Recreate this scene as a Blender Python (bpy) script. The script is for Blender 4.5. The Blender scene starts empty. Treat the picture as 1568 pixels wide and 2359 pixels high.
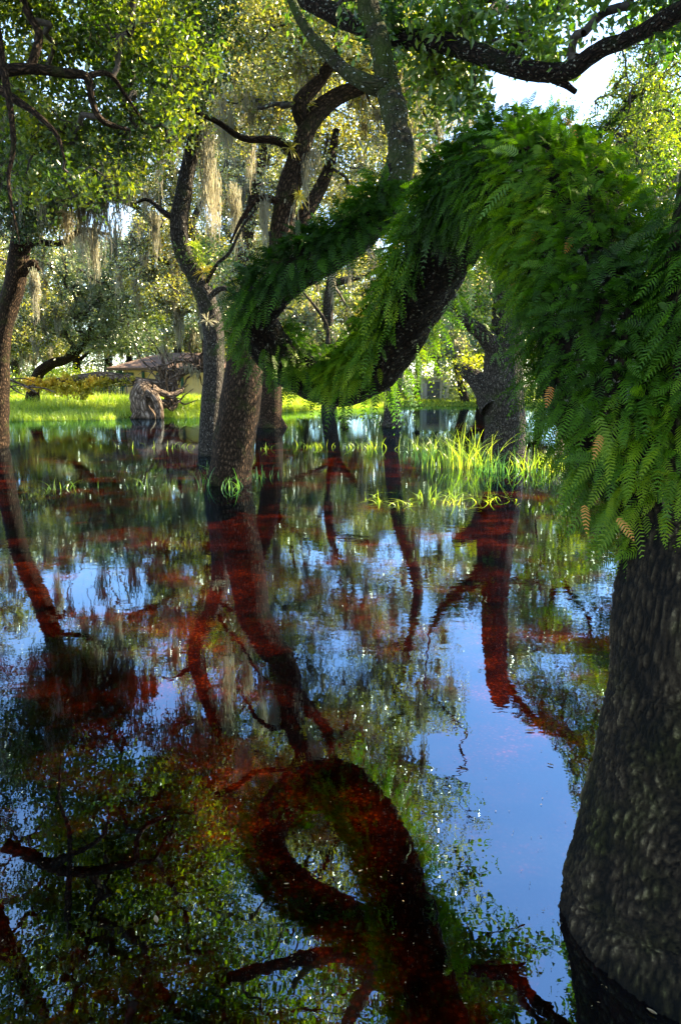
import bpy, math, random
import numpy as np
from mathutils import Vector, noise as mnoise
R = math.radians
rng = np.random.default_rng(7)
random.seed(7)
C = bpy.context.scene.collection
sc = bpy.context.scene

# ------------------------------------------------------------------ camera
CAM = np.array([0.0, 0.0, 1.6]); PIT = R(10.45); FP = 1573.0
cp_, sp_ = math.cos(PIT), math.sin(PIT)
def at(x, y, Y):
    """world point seen towards picture position (x, y) (1568 x 2359 picture) at forward distance Y"""
    u = (x - 784) / FP; v = (1179.5 - y) / FP
    d = np.array([u, cp_ + v * sp_, -sp_ + v * cp_])
    return CAM + d * (Y / d[1])
def proj(P, mirror=False):
    Q = np.array(P, float).reshape(-1, 3).copy()
    if mirror: Q[:, 2] *= -1
    Q = Q - CAM
    zc = Q[:, 1] * cp_ - Q[:, 2] * sp_
    up = Q[:, 1] * sp_ + Q[:, 2] * cp_
    zc = np.where(zc < .05, .05, zc)
    return 784 + FP * Q[:, 0] / zc, 1179.5 - FP * up / zc
def inpoly(x, y, poly):
    x = np.asarray(x); y = np.asarray(y); ins = np.zeros(x.shape, bool); n = len(poly)
    for i in range(n):
        x1, y1 = poly[i]; x2, y2 = poly[(i + 1) % n]
        if y1 == y2: continue
        c = ((y1 > y) != (y2 > y)) & (x < (x2 - x1) * (y - y1) / (y2 - y1) + x1)
        ins ^= c
    return ins

cam = bpy.data.cameras.new('camera'); camo = bpy.data.objects.new('camera', cam); C.objects.link(camo)
camo.location = CAM; camo.rotation_euler = (R(90) - PIT, 0, 0)
cam.sensor_fit = 'VERTICAL'; cam.sensor_height = 36; cam.lens = 24.0
cam.clip_start = .05; cam.clip_end = 2000
sc.camera = camo

# ------------------------------------------------------------------ object helpers
def tag(o, label=None, cat=None, group=None, kind=None):
    if label: o['label'] = label
    if cat: o['category'] = cat
    if group: o['group'] = group
    if kind: o['kind'] = kind
    return o
def empty(name, loc, label=None, cat=None, group=None):
    o = bpy.data.objects.new(name, None); C.objects.link(o); o.location = [float(a) for a in loc]
    o.empty_display_size = .2
    return tag(o, label, cat, group)
def link(name, me, mat, parent=None):
    o = bpy.data.objects.new(name, me); C.objects.link(o)
    if mat and not me.materials: me.materials.append(mat)
    if parent is not None:
        o.parent = parent; o.location = [-a for a in parent.location]
    return o
def fastmesh(name, V, F, smooth=False, attr=None):
    """V (n,3), F: (m,k) array of equal sided faces"""
    V = np.ascontiguousarray(V, np.float32); F = np.ascontiguousarray(F, np.int32)
    me = bpy.data.meshes.new(name)
    m, k = F.shape
    me.vertices.add(len(V)); me.vertices.foreach_set('co', V.ravel())
    me.loops.add(m * k); me.loops.foreach_set('vertex_index', F.ravel())
    me.polygons.add(m)
    me.polygons.foreach_set('loop_start', np.arange(0, m * k, k, dtype=np.int32))
    me.polygons.foreach_set('use_smooth', np.full(m, smooth, dtype=bool))
    me.update(calc_edges=True)
    if attr is not None:
        a = me.attributes.new('barkco', 'FLOAT_VECTOR', 'POINT')
        a.data.foreach_set('vector', np.ascontiguousarray(attr, np.float32).ravel())
    return me

class Geo:
    """collects quads (tubes, ribbons, boxes) for ONE mesh"""
    def __init__(s): s.V = []; s.F = []; s.A = []; s.n = 0
    def add(s, V, F, A=None):
        V = np.asarray(V, float); s.V.append(V); s.F.append(np.asarray(F, int) + s.n)
        s.A.append(V if A is None else A); s.n += len(V)
    def tube(s, pts, rad, seg=12, step=None, rough=0.0, nf=6.0, ridge=0.0, cap=True, flat=None, bump=0.0):
        P, Rr = smooth(pts, rad, step)
        V, A = ringverts(P, Rr, seg, rough, nf, ridge, bump)
        n = len(P); F = []
        i = np.arange(n - 1)[:, None]; j = np.arange(seg)[None, :]
        a = i * seg + j; b = i * seg + (j + 1) % seg
        F = np.stack([a, b, b + seg, a + seg], -1).reshape(-1, 4)
        if cap:
            V = np.vstack([V, P[-1:] + (P[-1] - P[-2]) * .3]); A = np.vstack([A, A[-1:]])
            t = len(V) - 1; base = (n - 1) * seg
            jj = np.arange(0, seg, 2)
            capF = np.stack([base + jj, base + (jj + 1) % seg, base + (jj + 2) % seg, np.full(len(jj), t)], -1)
            F = np.vstack([F, capF])
        s.add(V, F, A)
        return P, Rr
    def cones(s, P0, P1, r0, r1, seg=4):
        P0 = np.asarray(P0); P1 = np.asarray(P1); d = P1 - P0
        L = np.linalg.norm(d, axis=1, keepdims=True) + 1e-9; d = d / L
        ref = np.where(np.abs(d[:, 2:3]) > .9, np.array([[1., 0, 0]]), np.array([[0, 0, 1.]]))
        a = np.cross(d, ref); a /= np.linalg.norm(a, axis=1, keepdims=True) + 1e-9
        b = np.cross(d, a)
        th = np.arange(seg) * 2 * math.pi / seg
        ring = a[:, None, :] * np.cos(th)[None, :, None] + b[:, None, :] * np.sin(th)[None, :, None]
        V0 = P0[:, None, :] + ring * np.asarray(r0)[:, None, None]
        V1 = P1[:, None, :] + ring * np.asarray(r1)[:, None, None]
        V = np.concatenate([V0, V1], 1).reshape(-1, 3)
        N = len(P0); base = (np.arange(N) * 2 * seg)[:, None]; j = np.arange(seg)[None, :]
        F = np.stack([base + j, base + (j + 1) % seg, base + seg + (j + 1) % seg, base + seg + j], -1).reshape(-1, 4)
        s.add(V, F)
    def box(s, c, d, rz=0.0):
        x, y, z = d[0] / 2, d[1] / 2, d[2] / 2
        V = np.array([[-x, -y, -z], [x, -y, -z], [x, y, -z], [-x, y, -z], [-x, -y, z], [x, -y, z], [x, y, z], [-x, y, z]])
        co, si = math.cos(rz), math.sin(rz)
        V = V @ np.array([[co, si, 0], [-si, co, 0], [0, 0, 1]]) + np.array(c)
        s.add(V, [[0, 3, 2, 1], [4, 5, 6, 7], [0, 1, 5, 4], [1, 2, 6, 5], [2, 3, 7, 6], [3, 0, 4, 7]])
    def build(s, name, mat, parent=None, smooth=True):
        me = fastmesh(name, np.vstack(s.V), np.vstack(s.F), smooth, np.vstack(s.A))
        return link(name, me, mat, parent)

def smooth(pts, rad, step=None):
    P = np.array(pts, float); r = np.array(rad, float) if np.ndim(rad) else np.full(len(P), float(rad))
    if step is None: step = max(.03, float(np.mean(r)) * .5)
    E = np.vstack([2 * P[0] - P[1], P, 2 * P[-1] - P[-2]])
    out = []; ro = []
    for i in range(1, len(E) - 2):
        p0, p1, p2, p3 = E[i - 1], E[i], E[i + 1], E[i + 2]
        n = max(1, int(np.linalg.norm(p2 - p1) / step))
        t = np.linspace(0, 1, n, endpoint=False)[:, None]
        out.append(.5 * ((2 * p1) + (-p0 + p2) * t + (2 * p0 - 5 * p1 + 4 * p2 - p3) * t ** 2 + (-p0 + 3 * p1 - 3 * p2 + p3) * t ** 3))
        tt = t[:, 0]; tt = tt * tt * (3 - 2 * tt)
        ro.append(r[i - 1] * (1 - tt) + r[i] * tt)
    out.append(P[-1:]); ro.append(r[-1:])
    return np.vstack(out), np.concatenate(ro)
def frames(P):
    T = np.gradient(P, axis=0); T /= np.linalg.norm(T, axis=1, keepdims=True) + 1e-9
    n = np.cross(T[0], [0, 1, 0.1]); n /= np.linalg.norm(n)
    N = [n]
    for i in range(1, len(P)):
        n = N[-1] - T[i] * np.dot(N[-1], T[i]); n /= np.linalg.norm(n) + 1e-9; N.append(n)
    N = np.array(N); return T, N, np.cross(T, N)
RIDGE = []
def ringverts(P, Rr, seg, rough, nf, ridge, bump=0.0):
    T, N, B = frames(P)
    th = np.arange(seg) * 2 * math.pi / seg
    Ld = np.concatenate([[0], np.cumsum(np.linalg.norm(np.diff(P, axis=0), axis=1))])
    cs, sn = np.cos(th), np.sin(th)
    A = np.stack([Rr[:, None] * cs[None], Rr[:, None] * sn[None], np.repeat(Ld[:, None], seg, 1)], -1)
    rr = np.repeat(Rr[:, None], seg, 1)
    if ridge: rr = rr * (1 + ridge * np.cos(5 * th + 1.3)[None] * .6 + ridge * np.cos(3 * th + .4)[None])
    if rough or bump:
        off = random.uniform(0, 50)
        D = np.zeros_like(rr); RG = np.zeros_like(rr)
        for i in range(A.shape[0]):
            for j in range(seg):
                a = A[i, j]
                if rough: D[i, j] += rough * rr[i, j] * (mnoise.noise(Vector((a[0] * nf + off, a[1] * nf, a[2] * nf * .45))) + .5 * mnoise.noise(Vector((a[0] * nf * 3, a[1] * nf * 3 + off, a[2] * nf * 1.3))))
                if bump:
                    wx = mnoise.noise(Vector((a[0]*9, a[1]*9, a[2]*7))); wy = mnoise.noise(Vector((a[0]*9+7, a[1]*9, a[2]*7)))
                    q = Vector((a[0] * 52 + 1.8 * wx, a[1] * 52 + 1.8 * wy, a[2] * 15 + 1.6 * wx))
                    dd, _ = mnoise.voronoi(q)
                    e = min(dd[1] - dd[0], .5) / .5
                    f = mnoise.noise(Vector((a[0] * 95, a[1] * 95, a[2] * 60)))
                    big = mnoise.noise(Vector((a[0] * 14, a[1] * 14, a[2] * 4)))
                    h = e ** .6 * (.75 + .5 * f) + .35 * big
                    RG[i, j] = h; D[i, j] += bump * (h - .5)
        rr = rr + D
        if bump: RIDGE.append(RG.ravel())
    ring = N[:, None, :] * cs[None, :, None] + B[:, None, :] * sn[None, :, None]
    V = P[:, None, :] + ring * rr[..., None]
    return V.reshape(-1, 3), A.reshape(-1, 3)

# ------------------------------------------------------------------ materials
def newmat(name):
    m = bpy.data.materials.new(name); m.use_nodes = True
    nt = m.node_tree; nt.nodes.clear(); return m, nt
def N(nt, t, **k):
    n = nt.nodes.new(t)
    for a, v in k.items():
        if a.startswith('i_'):
            key = a[2:]; key = int(key) if key.isdigit() else key.replace('_', ' ')
            n.inputs[key].default_value = v
        else: setattr(n, a, v)
    return n
def ramp(nt, stops):
    n = nt.nodes.new('ShaderNodeValToRGB'); e = n.color_ramp.elements
    while len(e) < len(stops): e.new(.5)
    for q, (p, c) in zip(e, stops): q.position = p; q.color = (*c, 1)
    return n
def c3(r, g, b): return (r, g, b)

def leaf_mat(name, cols, trans=.45, gloss=.12, rough=.35, transcol=(1.3, 1.25, .5), attr=None):
    m, nt = newmat(name); L = nt.links.new
    g = N(nt, 'ShaderNodeNewGeometry')
    cr = ramp(nt, [(i / (len(cols) - 1), c) for i, c in enumerate(cols)])
    tc = N(nt, 'ShaderNodeTexCoord'); no = N(nt, 'ShaderNodeTexNoise', i_Scale=.8, i_Detail=4.0)
    L(tc.outputs['Object'], no.inputs['Vector'])
    ma = N(nt, 'ShaderNodeMath', operation='MULTIPLY_ADD'); ma.inputs[1].default_value = .45
    if attr:
        ra = N(nt, 'ShaderNodeAttribute', attribute_name=attr); L(ra.outputs['Fac'], ma.inputs[0])
    else: L(g.outputs['Random Per Island'], ma.inputs[0])
    m2 = N(nt, 'ShaderNodeMath', operation='MULTIPLY_ADD'); m2.inputs[1].default_value = 2.4; m2.inputs[2].default_value = -.98  # broad noise paints lit and shaded clumps into the colour
    L(no.outputs['Fac'], m2.inputs[0]); L(m2.outputs[0], ma.inputs[2])
    L(ma.outputs[0], cr.inputs['Fac'])
    d = N(nt, 'ShaderNodeBsdfDiffuse'); t = N(nt, 'ShaderNodeBsdfTranslucent')
    mul = N(nt, 'ShaderNodeMix', data_type='RGBA', blend_type='MULTIPLY'); mul.inputs[0].default_value = 1
    mul.inputs[7].default_value = (*transcol, 1)
    L(cr.outputs[0], d.inputs[0]); L(cr.outputs[0], mul.inputs[6]); L(mul.outputs[2], t.inputs[0])
    mx = N(nt, 'ShaderNodeMixShader'); mx.inputs[0].default_value = trans
    L(d.outputs[0], mx.inputs[1]); L(t.outputs[0], mx.inputs[2])
    gl = N(nt, 'ShaderNodeBsdfGlossy'); gl.inputs['Roughness'].default_value = rough; gl.inputs['Color'].default_value = (1, .95, .75, 1)
    m3 = N(nt, 'ShaderNodeMixShader'); m3.inputs[0].default_value = gloss
    L(mx.outputs[0], m3.inputs[1]); L(gl.outputs[0], m3.inputs[2])
    o = N(nt, 'ShaderNodeOutputMaterial'); L(m3.outputs[0], o.inputs[0])
    return m

def wet_band(nt, col):
    L = nt.links.new
    g = N(nt, 'ShaderNodeNewGeometry'); sx = N(nt, 'ShaderNodeSeparateXYZ'); L(g.outputs['Position'], sx.inputs[0])
    no = N(nt, 'ShaderNodeTexNoise', i_Scale=5.0, i_Detail=5.0); L(g.outputs['Position'], no.inputs['Vector'])
    ma = N(nt, 'ShaderNodeMath', operation='MULTIPLY_ADD'); ma.inputs[1].default_value = -.16; L(no.outputs['Fac'], ma.inputs[0]); L(sx.outputs['Z'], ma.inputs[2])
    mr = N(nt, 'ShaderNodeMapRange'); mr.inputs[1].default_value = -.10; mr.inputs[2].default_value = .0; L(ma.outputs[0], mr.inputs[0])
    mu = N(nt, 'ShaderNodeMix', data_type='RGBA', blend_type='MULTIPLY'); mu.inputs[0].default_value = 1; L(col, mu.inputs[6]); mu.inputs[7].default_value = (.30, .30, .24, 1)
    mx = N(nt, 'ShaderNodeMix', data_type='RGBA'); L(mr.outputs[0], mx.inputs[0]); L(mu.outputs[2], mx.inputs[6]); L(col, mx.inputs[7])
    return mx.outputs[2]
def bark_mat(name, dark, mid, light, moss=(.03, .05, .012), mossamt=.45, lichen=.0, sc_=1.0, bumpd=.02, lich=(.42, .42, .36)):
    m, nt = newmat(name); L = nt.links.new
    at_ = N(nt, 'ShaderNodeAttribute', attribute_name='barkco')
    mp = N(nt, 'ShaderNodeMapping'); mp.inputs['Scale'].default_value = (30 * sc_, 30 * sc_, 11 * sc_)
    nz = N(nt, 'ShaderNodeTexNoise', i_Scale=6.0 * sc_, i_Detail=4.0); L(at_.outputs['Vector'], nz.inputs['Vector'])
    vm = N(nt, 'ShaderNodeVectorMath', operation='MULTIPLY_ADD'); vm.inputs[1].default_value = (.12, .12, .12)
    L(nz.outputs['Color'], vm.inputs[0]); L(at_.outputs['Vector'], vm.inputs[2]); L(vm.outputs[0], mp.inputs['Vector'])
    vo = N(nt, 'ShaderNodeTexVoronoi', feature='DISTANCE_TO_EDGE', i_Scale=1.0); L(mp.outputs[0], vo.inputs['Vector'])
    vr = ramp(nt, [(0, (0, 0, 0)), (.12, (.35,) * 3), (.45, (1, 1, 1))]); L(vo.outputs['Distance'], vr.inputs[0])
    fn = N(nt, 'ShaderNodeTexNoise', i_Scale=60.0 * sc_, i_Detail=6.0, i_Roughness=.7); L(at_.outputs['Vector'], fn.inputs['Vector'])
    mu = N(nt, 'ShaderNodeMath', operation='MULTIPLY'); L(vr.outputs[0], mu.inputs[0]); L(fn.outputs['Fac'], mu.inputs[1])
    cr = ramp(nt, [(.0, dark), (.3, mid), (.62, light)]); L(mu.outputs[0], cr.inputs[0])
    # green algae and moss patches
    mn = N(nt, 'ShaderNodeTexNoise', i_Scale=2.2, i_Detail=6.0, i_Roughness=.65); L(at_.outputs['Vector'], mn.inputs['Vector'])
    mr = ramp(nt, [(.62 - .3 * mossamt, (0, 0, 0)), (.75 - .2 * mossamt, (1, 1, 1))]); L(mn.outputs['Fac'], mr.inputs[0])
    mm = N(nt, 'ShaderNodeMath', operation='MULTIPLY'); mm.inputs[1].default_value = .75; L(mr.outputs[0], mm.inputs[0])
    mix = N(nt, 'ShaderNodeMix', data_type='RGBA'); L(mm.outputs[0], mix.inputs[0]); L(cr.outputs[0], mix.inputs[6])
    mix.inputs[7].default_value = (*moss, 1); col = mix.outputs[2]
    if lichen:
        lv = N(nt, 'ShaderNodeTexNoise', i_Scale=38.0, i_Detail=4.0, i_Roughness=.65); L(at_.outputs['Vector'], lv.inputs['Vector'])
        lr = ramp(nt, [(.66 - .1 * lichen, (0, 0, 0)), (.69 - .1 * lichen, (1, 1, 1))]); L(lv.outputs['Fac'], lr.inputs[0])
        m4 = N(nt, 'ShaderNodeMix', data_type='RGBA'); L(lr.outputs[0], m4.inputs[0]); L(col, m4.inputs[6]); m4.inputs[7].default_value = (*lich, 1)
        col = m4.outputs[2]
    b = N(nt, 'ShaderNodeBump'); b.inputs['Strength'].default_value = 1.0; b.inputs['Distance'].default_value = bumpd
    L(mu.outputs[0], b.inputs['Height'])
    p = N(nt, 'ShaderNodeBsdfPrincipled', i_Roughness=.9); L(wet_band(nt, col), p.inputs['Base Color']); L(b.outputs[0], p.inputs['Normal'])
    p.inputs['Specular IOR Level'].default_value = .08
    o = N(nt, 'ShaderNodeOutputMaterial'); L(p.outputs[0], o.inputs[0])
    return m
def plain_mat(name, c1, c2, scale=8.0, rough=.85, bump=0.0, stretch=(1, 1, 1)):
    m, nt = newmat(name); L = nt.links.new
    tc = N(nt, 'ShaderNodeTexCoord'); mp = N(nt, 'ShaderNodeMapping'); mp.inputs['Scale'].default_value = stretch
    L(tc.outputs['Object'], mp.inputs[0])
    no = N(nt, 'ShaderNodeTexNoise', i_Scale=scale, i_Detail=7.0, i_Roughness=.65); L(mp.outputs[0], no.inputs['Vector'])
    cr = ramp(nt, [(.35, c1), (.65, c2)]); L(no.outputs['Fac'], cr.inputs[0])
    p = N(nt, 'ShaderNodeBsdfPrincipled', i_Roughness=rough); L(cr.outputs[0], p.inputs['Base Color'])
    p.inputs['Specular IOR Level'].default_value = .25
    if bump:
        b = N(nt, 'ShaderNodeBump'); b.inputs['Distance'].default_value = bump; L(no.outputs['Fac'], b.inputs['Height']); L(b.outputs[0], p.inputs['Normal'])
    o = N(nt, 'ShaderNodeOutputMaterial'); L(p.outputs[0], o.inputs[0]); return m

M = {}
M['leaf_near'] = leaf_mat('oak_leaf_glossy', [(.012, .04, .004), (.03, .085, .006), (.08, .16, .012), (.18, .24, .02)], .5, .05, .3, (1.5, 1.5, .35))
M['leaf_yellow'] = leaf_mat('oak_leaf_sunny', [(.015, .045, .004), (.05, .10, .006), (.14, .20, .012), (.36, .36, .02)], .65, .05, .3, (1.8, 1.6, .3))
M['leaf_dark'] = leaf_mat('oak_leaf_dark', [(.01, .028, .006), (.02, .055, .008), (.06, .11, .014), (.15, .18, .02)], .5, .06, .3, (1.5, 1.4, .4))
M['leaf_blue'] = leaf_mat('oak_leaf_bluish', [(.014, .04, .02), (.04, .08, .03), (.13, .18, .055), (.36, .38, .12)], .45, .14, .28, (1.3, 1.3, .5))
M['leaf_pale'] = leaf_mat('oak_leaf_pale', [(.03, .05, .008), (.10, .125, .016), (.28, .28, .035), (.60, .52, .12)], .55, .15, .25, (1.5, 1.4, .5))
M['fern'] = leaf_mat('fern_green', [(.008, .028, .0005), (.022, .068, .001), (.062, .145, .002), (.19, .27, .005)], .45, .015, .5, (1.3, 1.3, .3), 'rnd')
M['fern_lit_tone'] = leaf_mat('fern_yellow_green_sunlit', [(.03, .10, .004), (.06, .16, .006), (.12, .22, .01), (.22, .26, .015)], .5, .04, .45, attr='rnd')  # brighter fern copy, sunlight put into its yellow-green
M['dead_frond'] = leaf_mat('fern_dead_orange', [(.30, .09, .015), (.42, .15, .02), (.5, .22, .03)], .35, .03, .5, (1.2, .9, .5))
M['grass'] = leaf_mat('grass_blade', [(.13, .22, .012), (.24, .36, .02), (.36, .46, .03), (.50, .54, .05)], .6, .06, .4)
M['grass_dark'] = leaf_mat('grass_blade_green', [(.03, .12, .02), (.06, .19, .025), (.11, .25, .03), (.22, .34, .05)], .5, .06, .4)
M['moss'] = leaf_mat('hanging_moss_strand', [(.14, .135, .095), (.24, .225, .155), (.34, .31, .215), (.48, .42, .29)], .45, .02, .6, (1.1, 1.05, .85))
M['vine'] = leaf_mat('vine_yellow_leaf', [(.16, .18, .02), (.46, .38, .02), (.68, .50, .03), (.75, .45, .04)], .5, .05, .45, (1.1, 1.0, .5))
def near_bark():
    m, nt = newmat('oak_bark_near'); L = nt.links.new
    ri = N(nt, 'ShaderNodeAttribute', attribute_name='ridge'); bc = N(nt, 'ShaderNodeAttribute', attribute_name='barkco')
    fn = N(nt, 'ShaderNodeTexNoise', i_Scale=120.0, i_Detail=6.0, i_Roughness=.7); L(bc.outputs['Vector'], fn.inputs['Vector'])
    ad = N(nt, 'ShaderNodeMath', operation='MULTIPLY_ADD'); ad.inputs[1].default_value = 1.1; L(fn.outputs['Fac'], ad.inputs[0]); 
    sb = N(nt, 'ShaderNodeMath', operation='SUBTRACT'); sb.inputs[1].default_value = .55; L(ri.outputs['Fac'], sb.inputs[0]); L(sb.outputs[0], ad.inputs[2])
    cr = ramp(nt, [(.10, (.004, .003, .002)), (.50, (.020, .013, .007)), (.78, (.048, .034, .018)), (1.0, (.14, .10, .055))]); L(ad.outputs[0], cr.inputs[0])
    mn = N(nt, 'ShaderNodeTexNoise', i_Scale=3.2, i_Detail=7.0, i_Roughness=.7); L(bc.outputs['Vector'], mn.inputs['Vector'])
    mr = ramp(nt, [(.46, (0, 0, 0)), (.66, (.8,) * 3)]); L(mn.outputs['Fac'], mr.inputs[0])
    mx = N(nt, 'ShaderNodeMix', data_type='RGBA'); L(mr.outputs[0], mx.inputs[0]); L(cr.outputs[0], mx.inputs[6]); mx.inputs[7].default_value = (.022, .038, .005, 1)
    tn = N(nt, 'ShaderNodeMix', data_type='RGBA', blend_type='MULTIPLY'); tn.inputs[0].default_value = 1; L(cr.outputs[0], tn.inputs[6]); tn.inputs[7].default_value = (.42, .72, .16, 1); L(tn.outputs[2], mx.inputs[7])
    b = N(nt, 'ShaderNodeBump'); b.inputs['Distance'].default_value = .008; L(fn.outputs['Fac'], b.inputs['Height'])
    p = N(nt, 'ShaderNodeBsdfPrincipled', i_Roughness=.9); p.inputs['Specular IOR Level'].default_value = .12
    L(wet_band(nt, mx.outputs[2]), p.inputs['Base Color']); L(b.outputs[0], p.inputs['Normal'])
    o = N(nt, 'ShaderNodeOutputMaterial'); L(p.outputs[0], o.inputs[0]); return m
M['bark_near'] = near_bark()
M['bark_arch'] = bark_mat('oak_bark_dark_lichen', (.004, .003, .002), (.018, .011, .007), (.075, .045, .03), (.012, .022, .004), .35, .5, 1.2, .03, (.26, .25, .19))
M['bark_brown'] = bark_mat('oak_bark_brown', (.006, .004, .002), (.036, .021, .012), (.19, .115, .065), (.03, .035, .008), .3, .0, .8, .035)
M['bark_grey'] = bark_mat('oak_bark_grey', (.010, .008, .006), (.052, .043, .034), (.19, .155, .12), (.035, .045, .012), .3, .12, .8, .035)
M['bark_mossy'] = bark_mat('oak_bark_mossy', (.008, .006, .003), (.035, .027, .014), (.11, .085, .045), (.035, .05, .006), .75, .2, 1.0, .03)
M['twig'] = plain_mat('twig_bark', (.03, .022, .016), (.08, .062, .048), 20)
M['twig_grey'] = plain_mat('twig_grey_bark', (.06, .05, .04), (.15, .125, .10), 20)
M['driftwood'] = bark_mat('bleached_wood', (.03, .02, .012), (.17, .12, .085), (.46, .36, .27), (.10, .07, .04), .3, .0, .22, .10)

# ------------------------------------------------------------------ leaves
def quads_from(Cn, D, W, nx):
    """kite leaves: base Cn, length vector D, half width vector W"""
    n = len(Cn)
    mid = Cn + D * .5 + nx
    V = np.stack([Cn, mid + W, Cn + D, mid - W], 1).reshape(-1, 3)
    F = np.arange(n * 4).reshape(-1, 4)
    return V, F
def randdir(n, zb=0.0):
    d = rng.normal(size=(n, 3)); d[:, 2] += zb
    return d / (np.linalg.norm(d, axis=1, keepdims=True) + 1e-9)
SKY_DIRECT = [(1120, 150), (1200, 165), (1300, 200), (1350, 160), (1420, 120), (1395, 215), (1300, 250), (1130, 250)]
SKY_REFL = [(1085, 1610), (1250, 1690), (1290, 1740), (1330, 1900), (1335, 2100), (1240, 1960), (1140, 1960), (1120, 1840), (1030, 1790), (920, 1740), (960, 1690), (1080, 1690)]
SKY_REFL2 = [(90, 1330), (150, 1300), (330, 1310), (350, 1400), (240, 1420), (90, 1390)]
SKY_REFL3 = [(1290, 2180), (1330, 2359), (1180, 2359), (1230, 2250)]
def carve(P, strength=1.0, direct=True):
    u = rng.random(len(P)); k = np.ones(len(P), bool)
    if direct:
        x, y = proj(P); k &= ~(inpoly(x, y, SKY_DIRECT) & (u < strength))
    x, y = proj(P, True)
    k &= ~(inpoly(x, y, SKY_REFL) & (u < strength))
    k &= ~(inpoly(x, y, SKY_REFL3) & (u < strength * .9))
    k &= ~(inpoly(x, y, SKY_REFL2) & (u < strength * .8))
    return k
def leaves_at(nodes, per, spread, size, hang=.25, aspect=.42, carved=True):
    n = len(nodes) * per
    c = np.repeat(nodes, per, 0)
    # leaves sit on small sprays: pick a spray direction per dozen leaves
    g = max(1, per // 10)
    sd = randdir(len(nodes) * g, .1).reshape(len(nodes), g, 3)
    pick = rng.integers(0, g, n); idx = np.repeat(np.arange(len(nodes)), per)
    t = rng.random(n) ** .7
    c = c + sd[idx, pick] * (t * spread)[:, None] * np.array([1, 1, .75]) + rng.normal(size=(n, 3)) * spread * .13
    if carved:
        k = carve(c); c = c[k]; n = len(c)
    d = randdir(n); d[:, 2] -= hang; d /= np.linalg.norm(d, axis=1, keepdims=True)
    w = np.cross(d, randdir(n, 0)); w /= np.linalg.norm(w, axis=1, keepdims=True) + 1e-9
    nn = np.cross(d, w)
    s = size * rng.uniform(.6, 1.3, n)
    return quads_from(c, d * s[:, None], w * (s * aspect * .5)[:, None], nn * (s * .06)[:, None])

def grow(skel, skr, nodes, tip=.006, jit=.10):
    """join the twig nodes to the nearest wood: returns segment arrays"""
    P = np.vstack([skel, nodes]); S = len(skel); n = len(nodes)
    if n == 0: return None
    parent = np.full(n, -1); cost = np.full(n, np.inf); plen = np.zeros(S + n)
    for a in range(0, S, 64):
        d = np.linalg.norm(nodes[:, None] - skel[None, a:a + 64], axis=2)
        j = d.argmin(1); dd = d[np.arange(n), j]
        k = dd < cost; cost[k] = dd[k]; parent[k] = a + j[k]
    done = np.zeros(n, bool); order = []
    base = cost.copy()
    for _ in range(n):
        cc = np.where(done, np.inf, cost); i = int(cc.argmin())
        done[i] = True; order.append(i)
        plen[S + i] = plen[parent[i]] + np.linalg.norm(P[S + i] - P[parent[i]])
        d = np.linalg.norm(nodes - nodes[i], axis=1) + .25 * plen[S + i]
        k = (~done) & (d < cost); cost[k] = d[k]; parent[k] = S + i
    w = np.ones(n)
    for i in reversed(order):
        if parent[i] >= S: w[parent[i] - S] += w[i]
    r1 = tip * np.sqrt(w) ; r1 = np.minimum(r1, tip * 14)
    pr = np.array([skr[p] if p < S else r1[p - S] for p in parent])
    r0 = np.minimum(pr, r1 * 1.25)
    # every segment as three crooked pieces
    A = P[parent]; B = nodes; seg = []
    L = np.linalg.norm(B - A, axis=1, keepdims=True)
    m1 = A + (B - A) * .35 + rng.normal(size=A.shape) * L * jit
    m2 = A + (B - A) * .7 + rng.normal(size=A.shape) * L * jit
    ra = r0; rb = r0 * .67 + r1 * .33; rc = r0 * .33 + r1 * .67
    return (np.vstack([A, m1, m2]), np.vstack([m1, m2, B]), np.concatenate([ra, rb, rc]), np.concatenate([rb, rc, r1]))

def blob_nodes(blobs):
    out = []
    for (x, y, Y, rx, ry, rd, n) in blobs:
        c = at(x, y, Y); s = np.linalg.norm(c - CAM) / FP if Y > 0 else 1
        s = abs(Y) / FP
        q = rng.normal(size=(int(n), 3)); q /= np.linalg.norm(q, axis=1, keepdims=True)
        q *= (rng.random((int(n), 1)) ** .45)
        out.append(c + q * np.array([rx * s, rd, ry * s]))
    P = np.vstack(out)
    P = P[P[:, 2] > .9]
    return P[carve(P)]

def moss_geo(g, p, length, n=40, width=.22, sw=.012):
    for _ in range(int(n * 1.8)):
        a = rng.uniform(0, 6.28); zo = rng.normal() * length * .10; rr = width * rng.random() ** .8
        L = length * rng.uniform(.15, 1.0) * (1 - .65 * rr / width)
        k = max(4, int(L / .09)); z = np.linspace(0, -L, k)
        wx = np.cumsum(rng.normal(size=k)) * .020; wy = np.cumsum(rng.normal(size=k)) * .020
        taper = 1 - .5 * np.linspace(0, 1, k)
        x = p[0] + math.cos(a) * rr * taper + wx; y = p[1] + math.sin(a) * rr * taper + wy
        P = np.stack([x, y, p[2] + z + zo], 1)
        w = sw * rng.uniform(.5, 1.5) * (1 - .75 * np.linspace(0, 1, k) ** 1.5) * rng.uniform(.5, 1.4, k)
        th = rng.uniform(0, 3.14); o = np.array([math.cos(th), math.sin(th), 0])
        V = np.stack([P + o * w[:, None], P - o * w[:, None]], 1).reshape(-1, 3)
        i = np.arange(k - 1) * 2
        g.add(V, np.stack([i, i + 1, i + 3, i + 2], 1))
def add_moss(parent, spots, name='hanging_moss', n=40):
    for (x, y, Y, Lpx, wpx) in spots:
        p = at(x, y, Y); s = Y / FP; g = Geo()
        moss_geo(g, p, Lpx * s, n=n, width=wpx * s * .5, sw=.00045 * Y + .0016)
        g.build(name, M['moss'], parent, smooth=False)

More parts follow.
